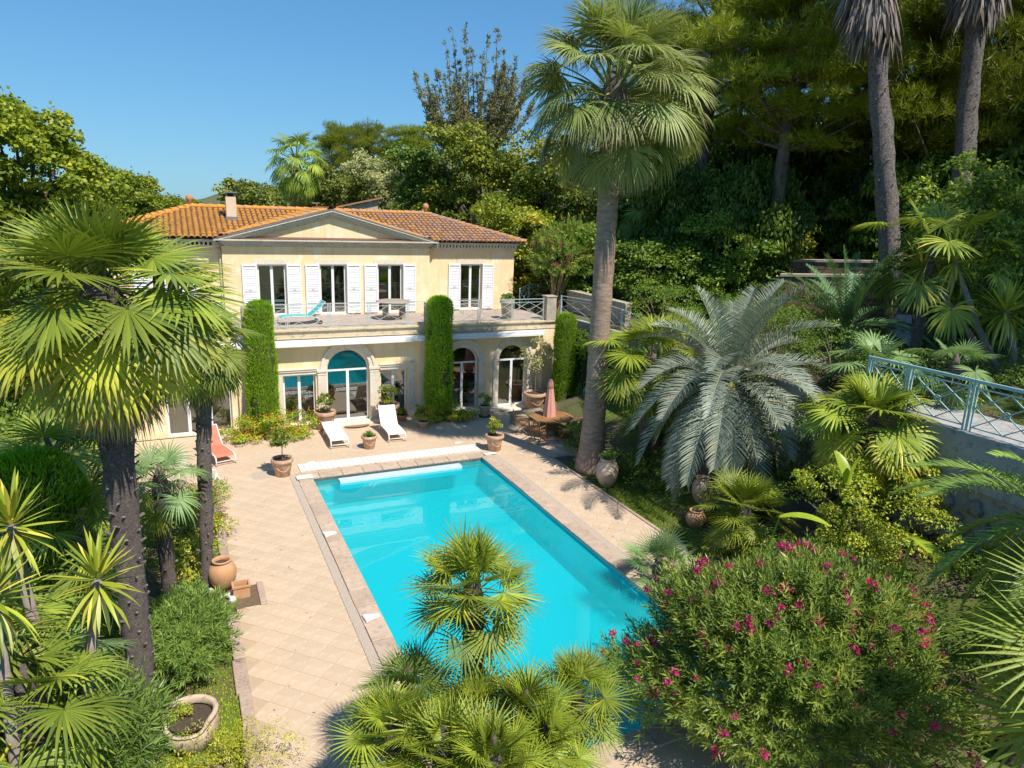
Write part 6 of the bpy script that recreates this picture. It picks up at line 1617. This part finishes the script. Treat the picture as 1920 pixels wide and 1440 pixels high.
for k, (px, py, lab) in enumerate([(495, 891, 'square pebble mosaic left of the lemon tree pot'), (675, 836, 'round pebble mosaic left of the rosette pot')]):
    c = gp(px, py); t = thing('pebble_mosaic', lab, 'mosaic', (c[0], c[1], .0)); 
    (MB().box(-.35, .35, -.3, .3, .001, .008) if k == 0 else MB().lathe([(.3, .001), (.3, .008)], 20)).build('pebbles', M_PEB, t)
t = thing('doormat', 'half-round brown doormat before the central arched door', 'doormat', (5.95, 26.35, .0)); MB().add([(.5 * math.cos(math.pi + math.pi * k / 14), .28 * math.sin(math.pi + math.pi * k / 14), .062) for k in range(15)], [tuple(range(15))]).add([(.5 * math.cos(math.pi + math.pi * k / 14), .28 * math.sin(math.pi + math.pi * k / 14), .051) for k in range(15)], [tuple(range(14, -1, -1))]).build('mat', simple('coir', (.24, .16, .09), .95, (.32, .22, .13), 30, .6), t)
# loungers
M_FRAME = simple('white_lounger_frame', (.76, .75, .73), .4)
def lounger(label, loc, rz, back, fabric, group='sun loungers', flatlow=False, frame=None, wheels=False):
    t = thing('sun_lounger', label, 'sun lounger', loc, rz, group); W = .31; frame = frame or M_FRAME
    mb = MB(); zs = .33
    for s in (-1, 1):
        x = s * W
        mb.tube([(x, .02, .015), (x, .05, .26), (x, .16, zs), (x, .6, zs + .01), (x, 1.2, zs - .01), (x, 1.5, .22), (x, 1.56, .015)], .022, 6)
    for y, z in ((.05, .14), (1.53, .12), (1.2, zs - .03)): mb.bar((-W, y, z), (W, y, z), .03, .03)
    mb.build('frame', frame, t, smooth=True)
    seat = [(.08, zs - .03), (.2, zs + .02), (.7, zs + .025), (1.18, zs + .01)]
    def sheet(pts_, name):
        mb = MB(); n = len(pts_); v = []
        for dz in (0, -.015):
            for (y, z) in pts_: v += [(-W + .015, y, z + dz), (W - .015, y, z + dz)]
        f = [(2 * k, 2 * k + 1, 2 * k + 3, 2 * k + 2) for k in range(n - 1)] + [(2 * n + 2 * k + 2, 2 * n + 2 * k + 3, 2 * n + 2 * k + 1, 2 * n + 2 * k) for k in range(n - 1)]
        f += [(0, 2 * n, 2 * n + 1, 1), (2 * n - 2, 2 * n - 1, 4 * n - 1, 4 * n - 2)] + [(2 * k, 2 * k + 2, 2 * n + 2 * k + 2, 2 * n + 2 * k) for k in range(n - 1)] + [(2 * k + 1, 2 * n + 2 * k + 1, 2 * n + 2 * k + 3, 2 * k + 3) for k in range(n - 1)]
        mb.add(v, f).build(name, fabric, t)
    sheet(seat, 'seat')
    y0, z0, L = 1.2, zs + .005, .78; ca, sa = math.cos(back), math.sin(back)
    bk = [(y0 + L * f * ca, z0 + L * f * sa - .03 * math.sin(math.pi * f)) for f in (0, .25, .5, .75, 1)]
    sheet(bk, 'backrest')
    mb = MB()
    for s in (-1, 1): mb.tube([(s * W, y, z) for y, z in bk], .018, 6)
    mb.bar((-W, bk[-1][0], bk[-1][1]), (W, bk[-1][0], bk[-1][1]), .03)
    for s in (-1, 1): mb.bar((s * W * .8, bk[2][0], bk[2][1]), (s * W * .8, min(bk[2][0] + .1, 1.5), .2), .02)
    mb.build('backrest_frame', frame, t)
    if wheels:
        for s in (-1, 1): MB().tube([(s * W - .03, 1.56, .08), (s * W + .03, 1.56, .08)], .08, 14).build('wheel', M_SOIL, t)
    return t
M_CREAM = simple('cream_sling', (.76, .70, .60), .8, (.8, .75, .66), 10)
M_CORAL = simple('coral_sling', (.62, .17, .10), .8, (.68, .22, .14), 10)
M_TEAL = simple('teal_sling', (.04, .42, .42), .75, (.07, .5, .48), 10)
a_ = gp(620, 844); b2 = gp(656, 839); lounger('white sun lounger lying nearly flat, left of the rosette pot', ((a_[0] + b2[0]) / 2, (a_[1] + b2[1]) / 2, 0), -.02, .12, M_CREAM)
a_ = gp(729, 832); b2 = gp(762, 827); lounger('white sun lounger with its back raised, right of the rosette pot', ((a_[0] + b2[0]) / 2, (a_[1] + b2[1]) / 2, 0), -.02, .95, M_CREAM)
a_ = gp(416, 876); b2 = gp(444, 868); lounger('coral sun lounger with raised back behind the slim windmill palm', ((a_[0] + b2[0]) / 2 - .08, (a_[1] + b2[1]) / 2, 0), .28, .85, M_CORAL)
a_ = gp(528, 610, ZT); lounger('turquoise sun lounger with raised back on the terrace', (a_[0] - .1, a_[1] + .15, ZT), -math.pi / 2 + .08, .75, M_TEAL, wheels=True, frame=simple('dark_lounger_frame', (.55, .6, .6), .5))
# terrace table
M_OLDWOOD = simple('grey_wood', (.28, .22, .17), .85, (.4, .32, .25), 6, .3)
c = gp(745, 602, ZT); t = thing('terrace_table', 'round grey table on two posts on the terrace', 'table', (c[0], c[1] + .5, ZT))
MB().lathe([(.70, 0), (.74, .02), (.74, .05), (.70, .07)], 26, (0, 0, .72)).build('tabletop', M_OLDWOOD, t)
for s in (-1, 1): MB().box(s * .36 - .08, s * .36 + .08, -.2, .2, 0, .72).build('leg', M_OLDWOOD, t)
# teak table with chairs and closed parasol
M_TEAK = simple('teak', (.26, .125, .05), .6, (.36, .19, .085), 5, .2, c3=(.2, .09, .035), scale2=16)
tc = gp(1046, 800, .0); TX, TY = 12.75, 22.95
t = thing('teak_table', 'octagonal teak table under the closed pink parasol', 'table', (TX, TY, 0))
ang = [math.pi / 8 + k * math.pi / 4 for k in range(8)]
for k in range(9):      # boards of the top
    x0 = -.82 + k * 1.64 / 9; x1 = x0 + 1.64 / 9 - .008
    def lim(x): return min(.82, 1.16 - abs(x))
    if min(lim(x0), lim(x1)) <= 0: continue
    MB().add([(x0, -lim(x0), .70), (x1, -lim(x1), .70), (x1, lim(x1), .70), (x0, lim(x0), .70), (x0, -lim(x0), .73), (x1, -lim(x1), .73), (x1, lim(x1), .73), (x0, lim(x0), .73)],
        [(0, 3, 2, 1), (4, 5, 6, 7), (0, 1, 5, 4), (1, 2, 6, 5), (2, 3, 7, 6), (3, 0, 4, 7)]).build('board', M_TEAK, t)
MB().bar((-.75, .3, .675), (.75, .3, .675), .05).bar((-.75, -.3, .675), (.75, -.3, .675), .05).build('apron', M_TEAK, t)
for sx in (-1, 1):
    for sy in (-1, 1): MB().bar((sx * .55, sy * .55, 0), (sx * .45, sy * .45, .65), .06).build('leg', M_TEAK, t)
def chair(label, x, y, rz):
    t = thing('teak_chair', label, 'chair', (x, y, 0), rz, 'teak folding chairs')
    W = .22
    for s in (-1, 1):
        MB().bar((s * W, .26, 0), (s * W, -.2, .44), .035, .025).build('leg', M_TEAK, t); MB().bar((s * (W - .03), -.28, 0), (s * (W - .03), .22, .44), .035, .025).build('leg', M_TEAK, t)
        MB().bar((s * W, -.2, .44), (s * W, -.36, .92), .035, .025).build('back_post', M_TEAK, t)
        MB().bar((s * W, -.27, .64), (s * W, .2, .62), .045, .022).build('armrest', M_TEAK, t)
    for k in range(6): MB().box(-W + .02, W - .02, -.2 + k * .072, -.2 + k * .072 + .06, .44, .46).build('seat_slat', M_TEAK, t)
    MB().bar((-W - .02, -.355, .9), (W + .02, -.355, .9), .03, .06).build('back_rail', M_TEAK, t); MB().bar((-W, -.215, .5), (W, -.215, .5), .03, .04).build('back_rail', M_TEAK, t)
    for k in range(7):
        x_ = -W + .04 + k * (2 * W - .08) / 6; MB().bar((x_, -.22, .51), (x_, -.35, .88), .028, .012).build('back_slat', M_TEAK, t)
for a_, lab in ((3.75, 'teak chair nearest the pool, its back to the camera'), (4.75, 'teak chair before the bushy shrub, beside the nearest one'), (2.75, 'teak chair at the left side of the teak table'), (1.1, 'teak chair behind the closed parasol'), (5.9, 'teak chair on the side of the tall trunk')):
    r_ = 1.12; x, y = TX + r_ * math.cos(a_), TY + r_ * math.sin(a_); chair(lab, x, y, math.atan2(TY - y, TX - x) - math.pi / 2)
t = thing('parasol', 'closed salmon pink parasol standing at the teak table', 'parasol', (TX - .05, TY + .1, 0))
zt_ = pix(1027, 714, math.hypot(TX, TY))[2]
MB().tube([(0, 0, 0), (0, 0, zt_)], .022, 8).build('pole', M_TEAK, t); MB().lathe([(.26, 0), (.28, .06), (.08, .1)], 16).build('base', M_CONC, t)
M_SALMON = simple('salmon_cloth', (.62, .28, .22), .85, (.7, .36, .29), 5, .2)
n = 24; V = []; prof = [(.015, zt_ + .05), (.06, zt_ - .05), (.10, zt_ - .28), (.15, zt_ - .7), (.19, zt_ - 1.15), (.22, zt_ - 1.52)]
for r_, z in prof:
    for k in range(n):
        a_ = 2 * math.pi * k / n; q = 1 + (.28 if k % 3 == 0 else -.18 if k % 3 == 1 else .02) * min(1, r_ / .12); V.append((r_ * q * math.cos(a_), r_ * q * math.sin(a_), z + (.05 if k % 3 else 0) * (r_ > .2)))
F = [(i * n + k, i * n + (k + 1) % n, (i + 1) * n + (k + 1) % n, (i + 1) * n + k) for i in range(len(prof) - 1) for k in range(n)]
put('canopy', npmesh('canopy', np.array(V), np.array(F), M_SALMON, smooth=True), t)
MB().lathe([(.05, .06), (.10, -.06), (.13, -.26), (.12, -.27)], 14, (0, 0, zt_), cap=False).build('cap', M_SALMON, t, smooth=True)
t = thing('wooden_bench', 'dark wooden bench behind the teak table', 'bench', (12.55, 24.75, 0), .05)
MB().box(-.75, .75, -.2, .2, .42, .47).build('seat', M_OLDWOOD, t)
for s in (-1, 1): MB().box(s * .62 - .04, s * .62 + .04, -.18, .18, 0, .42).build('leg', M_OLDWOOD, t)
c = gp(1085, 790); t = thing('hose_reel', 'turquoise coiled hose hanging in the dark hedge', 'hose', (15.02, 24.1, 1.15))
M_HOSE = simple('turquoise_hose', (.03, .28, .30), .5, (.05, .36, .38), 8)
for q in range(4):
    r_ = .30 - .045 * q; mb = MB(); pts_ = [(-.02 * q, r_ * math.cos(2 * math.pi * k / 22), r_ * math.sin(2 * math.pi * k / 22)) for k in range(23)]; mb.tube(pts_, .022, 6); mb.build('coil', M_HOSE, t, smooth=True)
MB().tube([(.3, 0, 0), (-.05, 0, 0)], .04, 8).build('hook', M_OLDWOOD, t)
# garden lamp
c = gp(396, 940); t = thing('garden_lamp', 'white bell-shaped garden lamp on a hooked pole beside the lantana', 'lamp', (c[0], c[1], 0)); 
M_LAMP = simple('white_lamp_enamel', (.78, .78, .76), .35)
MB().tube([(0, 0, -.1), (0, 0, .8), (.02, 0, .9), (.09, 0, .96), (.16, 0, .93), (.18, 0, .88)], .018, 8).build('pole', M_LAMP, t, smooth=True)
MB().lathe([(.02, .9), (.03, .84), (.055, .75), (.10, .66), (.155, .615), (.15, .61), (.09, .65), (.01, .8)], 18, (.18, 0, 0), cap=False).build('lamp_shade', M_LAMP, t, smooth=True)
MB().lathe([(.01, .0), (.05, .03), (.05, .07), (.01, .1)], 10, (.18, 0, .62)).build('bulb', M_PVC, t, smooth=True)
# white wire chair behind the flowers
c = gp(345, 905); t = thing('wire_chair', 'white wire garden chair half hidden behind the flowers', 'chair', (c[0], c[1], 0), .4)
mb = MB()
for sx in (-1, 1):
    for sy in (-1, 1): mb.tube([(sx * .22, sy * .22, 0), (sx * .2, sy * .2, .44)], .012, 6)
    mb.tube([(sx * .2, .2, .44), (sx * .2, .27, .86)], .012, 6)
mb.build('frame', M_LAMP, t)
mb = MB()
for k in range(9): mb.bar((-.2 + k * .05, -.2, .44), (-.2 + k * .05, .2, .44), .008); mb.bar((-.2 + k * .05, .2, .44), (-.2 + k * .05, .27, .86), .008)
for z in (.55, .7, .86): mb.bar((-.2, .2 + .07 * (z - .44) / .42, z), (.2, .2 + .07 * (z - .44) / .42, z), .01)
mb.build('mesh', M_LAMP, t)
# fallen leaves on the deck
g = np.random.default_rng(401)
n = 70; P = np.stack([g.uniform(.7, 2.7, n), g.uniform(9, 22, n), np.full(n, .008)], 1); P[40:, 0] = g.uniform(9.9, 11.3, 30); P[40:, 1] = g.uniform(13.5, 22, 30)
d = leaves(g, P, unit(np.stack([g.normal(size=n), g.normal(size=n), .15 * np.ones(n)], 1)), np.tile([0, 0, 1.0], (n, 1)), g.uniform(.03, .08, n), .03)
o = put('fallen_leaves', leafmesh('fallen_leaves', d, leafmat('fallen_leaf', (.12, .07, .03), (.25, .14, .06), None, trans=.1))); tag(o, 'scattered dry leaves on the deck tiles', 'leaves', kind='stuff')
